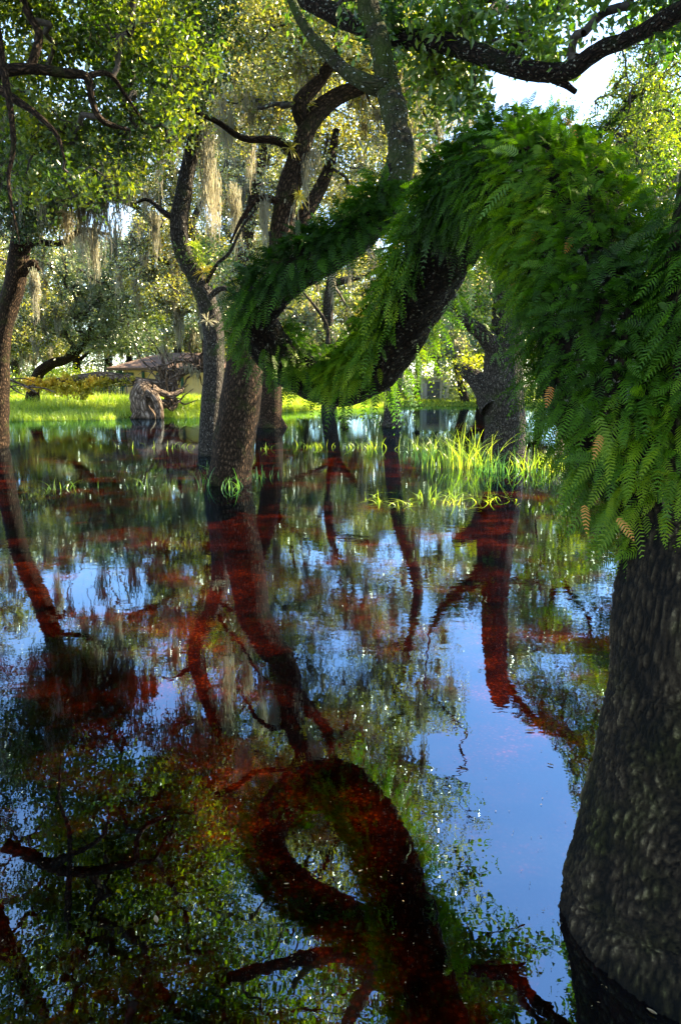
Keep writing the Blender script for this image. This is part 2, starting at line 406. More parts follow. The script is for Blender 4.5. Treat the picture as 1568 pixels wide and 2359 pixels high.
# ------------------------------------------------------------------ ferns
RND = []
def fronds(root, direction, normal, L, pairs=12, droop=.9):
    """arrays of fronds (n): feather-shaped blades with separate leaflets"""
    n = len(root); t = np.linspace(.12, 1, pairs)
    d = direction / np.linalg.norm(direction, axis=1, keepdims=True)
    side = np.cross(d, normal); side /= np.linalg.norm(side, axis=1, keepdims=True) + 1e-9
    up = np.cross(side, d)
    g = np.array([0, 0, -1.])
    tt = t[None, :, None]
    Ls = L[:, None, None]; droop = droop * rng.uniform(.3, 1.5, (n, 1, 1))
    P = root[:, None] + d[:, None] * tt * Ls + g * (tt ** 2) * Ls * droop * .5
    tan = d[:, None] + g * tt * droop; tan /= np.linalg.norm(tan, axis=2, keepdims=True)
    wid = (.215 * np.sin(np.pi * (t * .86 + .12)) ** .8 + .03)[None, :, None] * Ls
    Vs = []
    step = Ls * (t[1] - t[0])
    for sgn in (-1, 1):
        S = side[:, None] * sgn
        out = S * .9 + tan * .42 + up[:, None] * rng.normal(size=(n, pairs, 1)) * .12 + g * .12
        tip = P + out * wid
        w = tan * step * .33
        mid = P + out * wid * .55
        V = np.stack([P - w * .8, mid - w * .9, tip, mid + w * 1.0, P + w * .8], 2)   # 5-gon leaflet
        Vs.append(V.reshape(-1, 5, 3))
    rv = np.repeat(rng.random(n) ** 1.3, pairs); RND.extend([rv, rv])
    return np.concatenate(Vs, 0)
def fern_mesh(name, blades, mat, parent):
    V = blades.reshape(-1, 3); F = np.arange(len(V)).reshape(-1, 5)
    me = fastmesh(name, V, F)
    a = me.attributes.new('rnd', 'FLOAT', 'POINT'); a.data.foreach_set('value', np.repeat(np.concatenate(RND), 5).astype(np.float32)); RND.clear()
    return link(name, me, mat, parent)
def limb_fronds(P, Rr, n, Lr, pairs, cover, droop=1.0, zmin=-.25, outoff=.05, sizevar=True):
    """scatter fronds over a limb; cover = function(t, nrm) -> keep probability"""
    T, Nn, B = frames(P)
    Ld = np.concatenate([[0], np.cumsum(np.linalg.norm(np.diff(P, axis=0), axis=1))])
    i = rng.integers(0, len(P), n * 3); th = rng.uniform(0, 2 * math.pi, n * 3)
    nr = Nn[i] * np.cos(th)[:, None] + B[i] * np.sin(th)[:, None]
    keep = rng.random(n * 3) < cover(i / len(P), nr)
    keep &= nr[:, 2] > zmin
    i = i[keep][:n]; nr = nr[keep][:n]; m = len(i)
    root = P[i] + nr * (Rr[i] + rng.uniform(-.01, outoff, m))[:, None] + T[i] * rng.normal(size=(m, 1)) * .03
    d = nr * .8 + rng.normal(size=(m, 3)) * .42 + np.array([0, 0, -.12])
    d[:, 2] -= .5 * np.clip(1 - nr[:, 2], 0, 1)
    L = rng.uniform(Lr[0], Lr[1], m)
    nn = nr + np.array([0, 0, .5]) + rng.normal(size=(m, 3)) * .25
    return fronds(root, d, nn, L, pairs, droop)

# ================================================================== SETTING
# terrain: one sheet, below the water in the pond and rising to the banks
def shore(x):   # forward distance of the far shore
    return np.interp(x, [-80, -30, -14, -9, -6, -3, 2, 8, 14, 40, 80], [30, 33, 35, 36, 40, 47, 54, 56, 54, 45, 40])
xs = np.concatenate([np.linspace(-400, -45, 18), np.linspace(-40, 60, 130), np.linspace(66, 400, 16)])
ys = np.concatenate([np.linspace(-120, -14, 8), np.linspace(-10, 80, 130), np.linspace(86, 700, 18)])
X, Y = np.meshgrid(xs, ys); sh = shore(X)
dd = Y - sh
Z = np.where(dd < 0, -.55 * (1 - np.exp(dd / 3.0)) - .02, .42 * (1 - np.exp(-dd / 6.0)) + .01 * np.clip(dd, 0, 30))
Z = Z + .04 * np.sin(X * .7 + Y * .31) * np.cos(Y * .53) * (np.abs(dd) > .6)
V = np.stack([X, Y, Z], -1).reshape(-1, 3); ny, nx_ = X.shape
i = np.arange(ny - 1)[:, None] * nx_ + np.arange(nx_ - 1)[None]; F = np.stack([i, i + 1, i + 1 + nx_, i + nx_], -1).reshape(-1, 4)
m, nt = newmat('ground_soil_and_turf'); L = nt.links.new
tc = N(nt, 'ShaderNodeTexCoord'); no = N(nt, 'ShaderNodeTexNoise', i_Scale=.9, i_Detail=8.0); L(tc.outputs['Object'], no.inputs[0])
cr = ramp(nt, [(.3, (.035, .06, .012)), (.55, (.08, .13, .02)), (.75, (.16, .15, .05))]); L(no.outputs['Fac'], cr.inputs[0])
# submerged part: brown leaf litter, broad noise paints sun patches and shade into it
n2 = N(nt, 'ShaderNodeTexNoise', i_Scale=1.1, i_Detail=12.0, i_Roughness=.68); L(tc.outputs['Object'], n2.inputs[0])
c2 = ramp(nt, [(.42, (.003, .0015, .0007)), (.55, (.05, .022, .006)), (.72, (.34, .18, .05))]); L(n2.outputs['Fac'], c2.inputs[0])
vo = N(nt, 'ShaderNodeTexVoronoi', i_Scale=38.0); L(tc.outputs['Object'], vo.inputs['Vector'])
vr = ramp(nt, [(0, (1.8,) * 3), (.5, (.35,) * 3)]); L(vo.outputs['Distance'], vr.inputs[0])
mu = N(nt, 'ShaderNodeMix', data_type='RGBA', blend_type='MULTIPLY'); mu.inputs[0].default_value = 1; L(c2.outputs[0], mu.inputs[6]); L(vr.outputs[0], mu.inputs[7])
sx = N(nt, 'ShaderNodeSeparateXYZ'); L(tc.outputs['Object'], sx.inputs[0])
mr = N(nt, 'ShaderNodeMapRange'); mr.inputs[1].default_value = -.03; mr.inputs[2].default_value = .06; L(sx.outputs['Z'], mr.inputs[0])
mm = N(nt, 'ShaderNodeMix', data_type='RGBA'); L(mr.outputs[0], mm.inputs[0]); L(mu.outputs[2], mm.inputs[6]); L(cr.outputs[0], mm.inputs[7])
d = N(nt, 'ShaderNodeBsdfDiffuse'); L(mm.outputs[2], d.inputs[0]); o = N(nt, 'ShaderNodeOutputMaterial'); L(d.outputs[0], o.inputs[0])
tag(link('ground', fastmesh('ground', V, F, True), m), kind='structure')
# water surface
m, nt = newmat('tannin_water'); L = nt.links.new
tc = N(nt, 'ShaderNodeTexCoord')
mp = N(nt, 'ShaderNodeMapping'); mp.inputs['Scale'].default_value = (1, 1.6, 1); L(tc.outputs['Object'], mp.inputs[0])
n1 = N(nt, 'ShaderNodeTexNoise', i_Scale=5.0, i_Detail=3.0, i_Roughness=.5); L(mp.outputs[0], n1.inputs['Vector'])
n2 = N(nt, 'ShaderNodeTexNoise', i_Scale=.16, i_Detail=2.0); L(tc.outputs['Object'], n2.inputs['Vector'])
rr = ramp(nt, [(.38, (.15,) * 3), (.62, (1,) * 3)]); L(n2.outputs['Fac'], rr.inputs[0])
b = N(nt, 'ShaderNodeBump'); b.inputs['Distance'].default_value = .0014
L(rr.outputs[0], b.inputs['Strength']); L(n1.outputs['Fac'], b.inputs['Height'])
tr = N(nt, 'ShaderNodeBsdfTransparent'); tr.inputs[0].default_value = (.52, .205, .035, 1)
gl = N(nt, 'ShaderNodeBsdfGlossy'); gl.inputs['Roughness'].default_value = .004; gl.inputs['Color'].default_value = (.54, .78, 1, 1)
L(b.outputs[0], gl.inputs['Normal'])
fr = N(nt, 'ShaderNodeFresnel')
ge = N(nt, 'ShaderNodeNewGeometry'); ir = N(nt, 'ShaderNodeMapRange'); ir.inputs[3].default_value = 2.5; ir.inputs[4].default_value = 1 / 2.5   # same reflectance seen from above and below
L(ge.outputs['Backfacing'], ir.inputs[0]); L(ir.outputs[0], fr.inputs[0])

mxs = N(nt, 'ShaderNodeMixShader'); L(fr.outputs[0], mxs.inputs[0]); L(tr.outputs[0], mxs.inputs[1]); L(gl.outputs[0], mxs.inputs[2])
o = N(nt, 'ShaderNodeOutputMaterial'); L(mxs.outputs[0], o.inputs[0])
V = np.array([[-300, -110, 0], [300, -110, 0], [300, 75, 0], [-300, 75, 0]], float)
tag(link('water', fastmesh('water', V, np.array([[0, 1, 2, 3]])), m), kind='structure')

# bank grass (uncountable)
def blades(P, h, lean=.35, w=.006, mat=None, seg=3):
    n = len(P); a = rng.uniform(0, 6.28, n); l = rng.uniform(0, lean, n) * 2
    dirv = np.stack([np.cos(a), np.sin(a), np.zeros(n)], 1); sd = np.stack([-np.sin(a), np.cos(a), np.zeros(n)], 1)
    fa = rng.uniform(0, 6.28, n); sd = np.stack([np.cos(fa), np.sin(fa), np.zeros(n)], 1)
    t = np.linspace(0, 1, seg + 1); rows = []
    for q in t:
        c = P + dirv * (h * l * q * q)[:, None] + np.array([0, 0, 1.]) * (h * (q - .35 * l * q * q))[:, None]
        ww = w * (1 - .85 * q)
        rows.append(np.stack([c + sd * (ww if np.ndim(ww) == 0 else ww[:, None]), c - sd * (ww if np.ndim(ww) == 0 else ww[:, None])], 1))
    V = np.stack(rows, 1).reshape(n, -1, 3); k = (seg + 1) * 2
    base = (np.arange(n) * k)[:, None]; i = (np.arange(seg) * 2)[None]
    F = np.stack([base + i, base + i + 1, base + i + 3, base + i + 2], -1).reshape(-1, 4)
    return V.reshape(-1, 3), F
def ground_z(x, y):
    dd = y - shore(x)
    return np.where(dd < 0, -.55 * (1 - np.exp(dd / 3.0)), .42 * (1 - np.exp(-dd / 6.0)) + .01 * np.clip(dd, 0, 30))
n = 60000
gx = rng.uniform(-26, 4, n); gd = rng.random(n) ** 1.5 * 26 - 2.6; gy = shore(gx) + gd
k = ~((np.abs(gx + 9.6) < 1.3) & (gy < 35.6)); gx, gy, gd = gx[k], gy[k], gd[k]; n = len(gx)
gz = np.maximum(ground_z(gx, gy), -.05) - .02
hh = rng.uniform(.25, .7, n) * np.where(gd < 2, .8, 1.0) * (1 + .35 * np.sin(gx * 1.1) * np.cos(gy * .8))
V, F = blades(np.stack([gx, gy, gz], 1), hh, .45, .016)
tag(link('bank_grass', fastmesh('bank_grass', V, F), M['grass']), 'tall sunlit yellow green grass growing along the far bank', 'grass', kind='stuff')
n = 16000
gx = rng.uniform(3, 34, n); gd = rng.random(n) ** 1.3 * 20 - .6; gy = shore(gx) + gd
V, F = blades(np.stack([gx, gy, np.maximum(ground_z(gx, gy), -.05) - .02], 1), rng.uniform(.1, .3, n), .4, .022)
tag(link('shed_lawn_grass', fastmesh('shed_lawn_grass', V, F), M['grass']), 'short bright grass in front of the grey shed', 'grass', kind='stuff')

# ================================================================== TREES
def skel_from(P, Rr, step=4): return P[::step], Rr[::step]
def make_tree(label, base, limbs, bark, blobs=None, leaf=None, per=60, spread=.4, size=.06, group=None, twigmat='twig',
              tip=.006, name='live_oak', seg=16, rough=.10, moss=None, cat='tree', ridge=.04, hang=.25, aspect=.5, mossn=40, fern=None, automoss=0, air=None):
    t = empty(name, base, label, cat, group)
    g = Geo(); sk = []; sr = []; LP = []
    for (pts, rad) in limbs:
        P, Rr = g.tube(pts, rad, seg=seg, rough=rough, nf=3.5, ridge=ridge)
        sk.append(P[::3]); sr.append(Rr[::3]); LP.append((P, Rr))
    g.build('trunk', M[bark], t)
    if blobs:
        nodes = blob_nodes(blobs); s = grow(np.vstack(sk), np.concatenate(sr), nodes, tip)
        b = Geo(); b.cones(*s, seg=5); b.build('branches', M[twigmat], t)
        V, F = leaves_at(nodes, per, spread, size, hang, aspect)
        link('crown', fastmesh('crown', V, F), M[leaf], t)
        if automoss:
            mg = Geo(); cand = nodes[proj(nodes)[1] > 120]
            for k in range(min(automoss, len(cand))):
                p = cand[rng.integers(len(cand))]; sz = abs(p[1]) / 16.0
                moss_geo(mg, p, rng.uniform(.3, 1.5) * sz ** .5, n=34, width=rng.uniform(.08, .3) * sz ** .5, sw=.0006 * p[1] + .002)
            mg.build('hanging_moss', M['moss'], t, smooth=False)['kind'] = 'stuff'
    if moss: add_moss(t, moss, n=mossn)
    for (x, y, Y, szz, mt) in (air or []):
        p = at(x, y, Y); q = 46; dd = randdir(q, .5); ax = np.cross(dd, randdir(q)); ax /= np.linalg.norm(ax, axis=1, keepdims=True)
        Ls = szz * rng.uniform(.5, 1.1, q); mid = p + dd * (Ls * .55)[:, None]; tip_ = p + dd * Ls[:, None] - np.array([0, 0, .22]) * Ls[:, None]
        V = np.stack([p + ax * .008, mid + ax * .010, tip_, mid - ax * .010], 1).reshape(-1, 3)
        link('air_plant', fastmesh('air_plant', V, np.arange(len(V)).reshape(-1, 4)), M[mt], t)
    if fern:
        for (li, num, Lr, cover, mt) in fern:
            P, Rr = LP[li]
            fern_mesh('fern_cover', limb_fronds(P, Rr, num, Lr, 7, cover, .9), M[mt], t)['kind'] = 'stuff'
    return t, LP
def pth(*a): return [at(x, y, Y) for (x, y, Y) in a]

# ---- the near oak with the fern covered arching limb
near = empty('fern_covered_oak', (1.0, 1.9, 0), 'huge near oak trunk whose looping limb is thickly covered in green ferns', 'tree')
g = Geo()
def edge(xe, y, Y, r): p = at(xe, y, Y + (.2 if y < 1300 else .12)); return p + np.array([r * .87, -r * .5, 0])
tp = [edge(1262, 2280, 1.80, .42), edge(1276, 2130, 1.84, .37), edge(1310, 1990, 1.88, .325), edge(1342, 1850, 1.9, .30), edge(1380, 1700, 1.92, .285),
      edge(1405, 1550, 1.94, .275), edge(1418, 1400, 1.96, .27), edge(1440, 1200, 1.98, .265), edge(1470, 1000, 2.0, .25), edge(1500, 800, 2.0, .23),
      edge(1540, 620, 2.02, .2), edge(1572, 400, 2.05, .17), edge(1640, 150, 2.1, .16), edge(1650, -200, 2.2, .15), edge(1700, -700, 2.3, .13)]
tp[0][2] = -.5
tr_ = [.46, .37, .325, .30, .285, .275, .27, .265, .25, .23, .2, .17, .16, .15, .13]
trP, trR = g.tube(tp, tr_, seg=290, step=.0065, rough=.07, nf=4, ridge=.025, bump=.013)
# the ridge height of every vertex also drives the colour of the bark plates
tro = g.build('trunk', M['bark_near'], near)
at2 = tro.data.attributes.new('ridge', 'FLOAT', 'POINT'); at2.data.foreach_set('value', np.append(RIDGE[0], RIDGE[0][-1]).astype(np.float32))
rt = Geo(); rt.tube([at(1300, 2110, 1.95) + [0, 0, .0], at(1262, 2128, 1.9), at(1228, 2150, 1.84), at(1238, 2175, 1.80), at(1272, 2203, 1.765), at(1284, 2215, 1.75) - [0, 0, .03]],
                    [.02, .014, .011, .013, .014, .004], seg=10, rough=.2, nf=30)
rt.build('root', M['bark_arch'], near)
ar = Geo()
ap = pth((1600, 1180, 2.15), (1490, 1010, 2.2), (1410, 840, 2.35), (1360, 650, 2.6), (1290, 500, 2.9), (1200, 425, 3.25), (1110, 440, 3.6), (1040, 530, 3.95),
         (985, 640, 4.3), (925, 745, 4.65), (858, 850, 4.95), (768, 882, 5.2), (680, 852, 5.25), (612, 785, 5.12), (598, 708, 4.95), (670, 640, 4.82), (785, 565, 4.78), (880, 490, 4.85), (920, 400, 5.0), (918, 310, 5.25), (898, 220, 5.6), (880, 120, 5.7), (850, 20, 5.9), (800, -150, 6.1), (760, -400, 6.4))
arr = [.20, .20, .20, .195, .19, .19, .195, .195, .195, .185, .175, .165, .155, .145, .135, .125, .115, .105, .092, .086, .082, .075, .07, .06, .045]
aP, aR = ar.tube(ap[:19], arr[:19], seg=64, step=.02, rough=.2, nf=6, ridge=.04, bump=.010)
up_ = Geo(); uP, uR = up_.tube(ap[17:], [r * 1.03 for r in arr[17:]], seg=40, step=.03, rough=.22, nf=9, ridge=.05, bump=.006)
sub = pth((893, 205, 5.6), (840, 190, 5.7), (780, 150, 6.0), (700, 60, 6.4), (640, -80, 6.8)); up_.tube(sub, [.07, .06, .05, .04, .03], seg=14, rough=.2); up_.build('limb', M['bark_mossy'], near)
ar.build('limb', M['bark_arch'], near)
# overhead limb crossing the top of the view
ov = Geo()
o1 = pth((1760, -560, 2.9), (1750, -260, 4.13), (1640, -30, 4.47), (1568, 22, 4.73), (1450, 88, 5.07), (1380, 115, 5.25), (1300, 165, 5.50), (1200, 158, 5.68), (1100, 125, 5.93), (1010, 95, 6.19), (930, 88, 6.45), (820, 55, 6.71), (720, 5, 7.05), (640, -60, 7.40), (520, -160, 7.91), (400, -260, 8.60))
oP, oR = ov.tube(o1, [0.088, 0.076, 0.070, 0.057, 0.053, 0.057, 0.063, 0.070, 0.074, 0.076, 0.076, 0.078, 0.082, 0.083, 0.076, 0.050], seg=20, rough=.16, nf=10, step=.02, bump=.003)
o2 = pth((1215, 160, 5.68), (1270, 175, 5.59), (1325, 212, 5.50)); ov.tube(o2, [0.063, 0.047, 0.019], seg=12, rough=.2, nf=12)
o3 = pth((1165, 140, 5.76), (1190, 100, 6.02), (1240, 60, 6.36), (1290, 10, 6.71), (1340, -60, 7.05)); ov.tube(o3, [0.047, 0.038, 0.032, 0.025, 0.016], seg=10, rough=.15)
o4 = pth((985, 92, 6.23), (1040, 60, 6.71), (1110, 35, 7.05), (1170, 20, 7.40), (1240, 15, 7.74), (1330, 30, 7.91)); ov.tube(o4, [0.063, 0.051, 0.041, 0.032, 0.024, 0.013], seg=10, rough=.15)
ov.build('limb', M['bark_arch'], near)
nodes = blob_nodes([(1060, 50, 6.36, 190, 90, .5, 34), (1010, 160, 6.54, 90, 80, .4, 16), (1100, 240, 6.36, 60, 60, .3, 5), (1180, 110, 6.02, 120, 60, .4, 16), (1300, 60, 5.85, 150, 60, .5, 8),
                    (1450, 40, 5.33, 110, 50, .4, 8), (1210, 185, 5.59, 70, 25, .15, 7), (850, -10, 7.40, 150, 60, .5, 24), (1530, 10, 5.16, 60, 80, .4, 8),
                    (1250, -250, 7.22, 500, 180, 1.2, 120), (700, -300, 8.60, 350, 260, 1.4, 90), (1650, -350, 5.50, 420, 350, 1.5, 130), (1500, -700, 5.85, 600, 300, 1.6, 150), (1150, 320, 6.88, 20, 30, .2, 3),
                    (1000, 290, 6.88, 30, 50, .3, 3)])
sk = np.vstack([oP[::3], uP[-60::4], trP[-90::6]]); sr = np.concatenate([oR[::3], uR[-60::4], trR[-90::6]])
b = Geo(); b.cones(*grow(sk, sr, nodes, .0035), seg=5); b.build('branches', M['twig'], near)
V, F = leaves_at(nodes, 60, .36, .09, .35, .40)
shade_nodes = np.concatenate([rng.uniform([4.0, 2.2, 4.5], [10, 6.2, 8], (760, 3)), rng.uniform([-2, -3.5, 4.2], [5, 2.6, 6.0], (230, 3)), rng.uniform([2.4, .6, 2.8], [6, 3.6, 6], (260, 3))])  # unseen foliage boxes added out of view to shade water and ferns
b = Geo(); b.cones(*grow(np.vstack([trP[-20::5]]), trR[-20::5], shade_nodes, .005), seg=5); b.build('branches', M['twig'], near)
V2, F2 = leaves_at(shade_nodes, 60, .4, .075, .3, .45); link('crown', fastmesh('crown', V2, F2), M['leaf_near'], near)  # leaves of the added shading boxes, joined to the near oak
link('crown', fastmesh('crown', V, F), M['leaf_near'], near)
# ferns on the trunk and limb
def tk(k, P=None, pts=None):
    P = aP if P is None else P; pts = ap if pts is None else pts
    a = np.array([np.argmin(np.linalg.norm(P - q, axis=1)) / len(P) for q in pts]); return float(np.interp(k, np.arange(len(pts)), a))
K = [tk(k) for k in np.arange(0, 24, .5)]
def rg(t, a, b): return (t > K[int(a * 2)]) & (t < K[int(b * 2)])
def cov_big(t, nr): return np.clip(.8 + .3 * nr[:, 2] - .35 * nr[:, 1], 0, 1) * rg(t, 0, 6.5)
def cov_mid(t, nr):   # upper left flank of the plunging limb
    side = nr[:, 2] * .65 - nr[:, 0] * .55 - nr[:, 1] * .15
    return np.clip(side * 2.2 + .06, 0, 1) * rg(t, 6, 11)
def cov_loop(t, nr): return np.clip(.25 + .7 * nr[:, 2] - .4 * nr[:, 1] - .5 * nr[:, 0] * rg(t, 12, 14.5), 0, 1) * rg(t, 12.2, 17.5)
def cov_low(t, nr): return np.clip(.10 - .4 * nr[:, 1] * 1.0 + .1 * nr[:, 2], 0, 1) * rg(t, 9.5, 13)
def fr(P, Rr, n, Lr, pairs, cov, droop, zmin, oo): return limb_fronds(P, Rr, n, Lr, pairs, cov, droop, zmin, oo)
fb = [fr(aP, aR, 7800, (.045, .115), 12, cov_big, .7, -.8, .09), fr(aP, aR, 1700, (.06, .12), 12, lambda t, nr: cov_big(t, nr) * (nr[:, 0] < .2), 1.2, -.95, .05)]
def cov_trunk(t, nr):
    # trunk ferns begin above the bare flared base
    lo = np.interp(nr[:, 0], [-1, 1], [.43, .40]); a = ((t > lo) & (t < tk(10.7, trP, tp))).astype(float)
    bare = (np.abs(t - .66) < .05) & (nr[:, 1] < -.2) & (nr[:, 0] > -.75)
    return a * np.where(bare, .05, 1) * np.interp(t, [.40, .48, .6], [.25, .8, 1])
fb.append(fr(trP, trR, 4600, (.05, .115), 12, cov_trunk, .8, -1.1, .06))
near_f = fern_mesh('fern_cover', np.concatenate(fb), M['fern'], near); near_f['kind'] = 'stuff'
fm = fern_mesh('fern_cover', np.concatenate([fr(aP, aR, 5400, (.07, .15), 10, cov_mid, 1.0, -.6, .09), fr(aP, aR, 5200, (.08, .16), 10, cov_loop, .8, -.6, .09), fr(aP, aR, 1300, (.06, .15), 9, cov_low, 1.2, -1.1, .03)]), M['fern'], near)
fm['kind'] = 'stuff'
# brighter fronds, sunlight painted in, on the sunward side and under the diagonal
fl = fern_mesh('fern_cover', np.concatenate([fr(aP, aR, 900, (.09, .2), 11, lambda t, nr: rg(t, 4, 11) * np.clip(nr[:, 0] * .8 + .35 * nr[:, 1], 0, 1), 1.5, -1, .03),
                     fr(aP, aR, 160, (.11, .2), 12, lambda t, nr: rg(t, 2, 6) * np.clip(nr[:, 2] * 1.0 + .3 * nr[:, 1], 0, 1), .7, .1, .10)]), M['fern_lit_tone'], near)
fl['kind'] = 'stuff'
for (x, y, Y) in [(650, 795, 5.15), (1245, 520, 2.62), (1320, 545, 2.4), (1345, 1160, 1.9), (1418, 1190, 1.75), (1385, 1000, 1.85), (1270, 888, 2.1), (1180, 650, 2.95), (1295, 270, 2.9)]:
    p = at(x, y, Y)
    fern_mesh('dead_frond', fronds(np.array([p]), np.array([[random.uniform(-.5, .5), -.5, -.4]]), np.array([[0, -1, .6]]), np.array([.045 + .012 * Y]), 9, .9), M['dead_frond'], near)

# ---- the tree with the crooked stem right of the slender one
B_blobs = [(860, 120, 12.5, 170, 110, 1.6, 90), (700, 90, 13.4, 150, 110, 1.2, 70), (600, 250, 13.2, 110, 90, 1.2, 40), (960, 260, 13, 110, 130, 1.5, 60), (780, 330, 13.6, 90, 60, 1.2, 25), (760, -200, 12, 420, 240, 2.5, 170), (820, 430, 12.5, 90, 60, 1.0, 16)]
make_tree('thick brown oak with crooked top rising from the water beside a slender trunk', (at(530, 1115, 11.3) * [1, 1, 0]),
          [(pth((528, 1150, 11.3), (528, 1115, 11.3), (540, 1020, 11.3), (556, 930, 11.35), (565, 850, 11.4), (572, 770, 11.5), (610, 690, 11.6), (650, 620, 11.6), (650, 540, 11.6), (662, 450, 11.7), (685, 370, 11.8), (715, 280, 11.9), (770, 225, 12.1), (850, 188, 12.4), (905, 130, 12.7), (930, 20, 13), (960, -150, 13.2)),
            [.42, .36, .34, .34, .31, .28, .26, .22, .19, .18, .17, .15, .13, .12, .10, .08, .05]),
           (pth((640, 620, 11.6), (700, 500, 11.9), (735, 440, 12.2), (760, 380, 12.4), (775, 300, 12.6)), [.14, .12, .11, .09, .06]),
           (pth((690, 370, 11.8), (640, 325, 11.6), (560, 318, 11.5), (500, 280, 11.4), (430, 250, 11.3)), [.09, .06, .05, .04, .02]),
           (pth((702, 300, 11.9), (690, 240, 11.8), (740, 180, 11.9), (775, 110, 12), (760, 20, 12.1), (700, -120, 12.2)), [.10, .12, .10, .08, .06, .04]),
           (pth((655, 470, 11.6), (600, 455, 11.5), (560, 500, 11.4), (530, 560, 11.3)), [.07, .05, .035, .015])],
          'bark_brown', B_blobs, 'leaf_pale', per=90, spread=.48, size=.08, seg=36, rough=.12,
          moss=[(700, 380, 11.7, 110, 50), (665, 480, 11.6, 130, 40), (720, 350, 11.8, 90, 40), (610, 470, 11.5, 120, 30), (640, 560, 11.5, 70, 30)], mossn=60, tip=.007, automoss=34, air=[(702, 245, 11.8, .28, 'vine'), (848, 190, 12.3, .3, 'vine'), (690, 452, 11.5, .22, 'vine'), (660, 305, 11.6, .2, 'grass'), (668, 340, 11.6, .22, 'vine')])
# ---- slender tree
make_tree('slender grey oak with kinked leaning stem, left of the thick crooked oak', (at(482, 1050, 16) * [1, 1, 0]),
          [(pth((482, 1075, 16), (482, 1048, 16), (486, 960, 16), (492, 860, 16), (492, 770, 16), (478, 700, 16), (452, 640, 16), (424, 585, 16), (412, 520, 16), (424, 440, 16.1), (440, 360, 16.2), (456, 280, 16.3), (462, 200, 16.5), (455, 60, 16.8), (470, -150, 17)),
            [.30, .25, .24, .235, .23, .22, .2, .2, .2, .18, .16, .14, .12, .09, .05]),
           (pth((424, 520, 16), (380, 490, 16), (340, 460, 16.2), (310, 470, 16.2)), [.09, .06, .04, .02]),
           (pth((475, 690, 16), (510, 665, 15.8), (545, 672, 15.6)), [.07, .06, .05]),
           (pth((470, 660, 16), (500, 610, 15.7), (530, 580, 15.4), (560, 520, 15.2), (600, 470, 15)), [.05, .04, .035, .03, .015])],
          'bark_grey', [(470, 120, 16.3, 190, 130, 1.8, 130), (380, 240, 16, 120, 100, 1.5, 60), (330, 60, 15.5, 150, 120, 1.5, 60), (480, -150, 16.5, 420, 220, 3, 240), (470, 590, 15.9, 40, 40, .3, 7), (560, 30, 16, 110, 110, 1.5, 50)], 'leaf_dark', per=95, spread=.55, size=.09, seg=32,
          moss=[(478, 330, 16, 250, 45), (490, 420, 16.3, 190, 40), (355, 500, 16.2, 110, 30), (540, 450, 15.8, 150, 35), (575, 330, 15.5, 110, 25)], mossn=80, tip=.008, automoss=40, air=[(452, 570, 15.7, .35, 'grass'), (462, 600, 15.7, .35, 'grass'), (470, 625, 15.7, .3, 'vine'), (478, 740, 15.7, .3, 'moss')])
# ---- left tree at the frame edge
make_tree('dark leaning oak at the left edge of the picture', (at(0, 1035, 18) * [1, 1, 0]),
          [(pth((-6, 1060, 18), (-5, 1030, 18), (-2, 900, 18), (2, 790, 18), (18, 710, 18), (38, 640, 18), (45, 570, 18), (60, 480, 17.5), (45, 400, 17), (20, 300, 16), (0, 150, 15), (-40, -100, 14)), [.34, .28, .25, .24, .24, .25, .24, .18, .15, .13, .11, .08]),
           (pth((46, 590, 18), (75, 560, 17.8), (140, 560, 17.3), (190, 530, 17), (250, 540, 17)), [.12, .09, .07, .06, .03]),
           (pth((50, 500, 17.6), (100, 420, 17), (150, 330, 16), (190, 260, 15)), [.12, .1, .07, .05]),
           (pth((40, 645, 18), (75, 605, 17.9), (90, 622, 17.9)), [.11, .08, .05])],
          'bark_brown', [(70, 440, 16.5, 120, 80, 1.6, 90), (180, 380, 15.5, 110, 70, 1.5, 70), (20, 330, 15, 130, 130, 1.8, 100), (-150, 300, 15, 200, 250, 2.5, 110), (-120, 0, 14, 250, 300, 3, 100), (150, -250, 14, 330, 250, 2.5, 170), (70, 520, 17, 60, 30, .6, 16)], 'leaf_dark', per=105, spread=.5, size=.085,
          moss=[(215, 545, 17, 120, 25), (210, 420, 16.3, 240, 55), (185, 430, 16.5, 210, 60), (235, 410, 16, 200, 40), (150, 470, 16.8, 150, 60), (268, 400, 16, 160, 25), (110, 440, 16.5, 140, 70), (78, 640, 17.8, 120, 22), (290, 400, 17, 100, 25), (30, 700, 19, 60, 20)], seg=28, mossn=110, tip=.008, automoss=50)
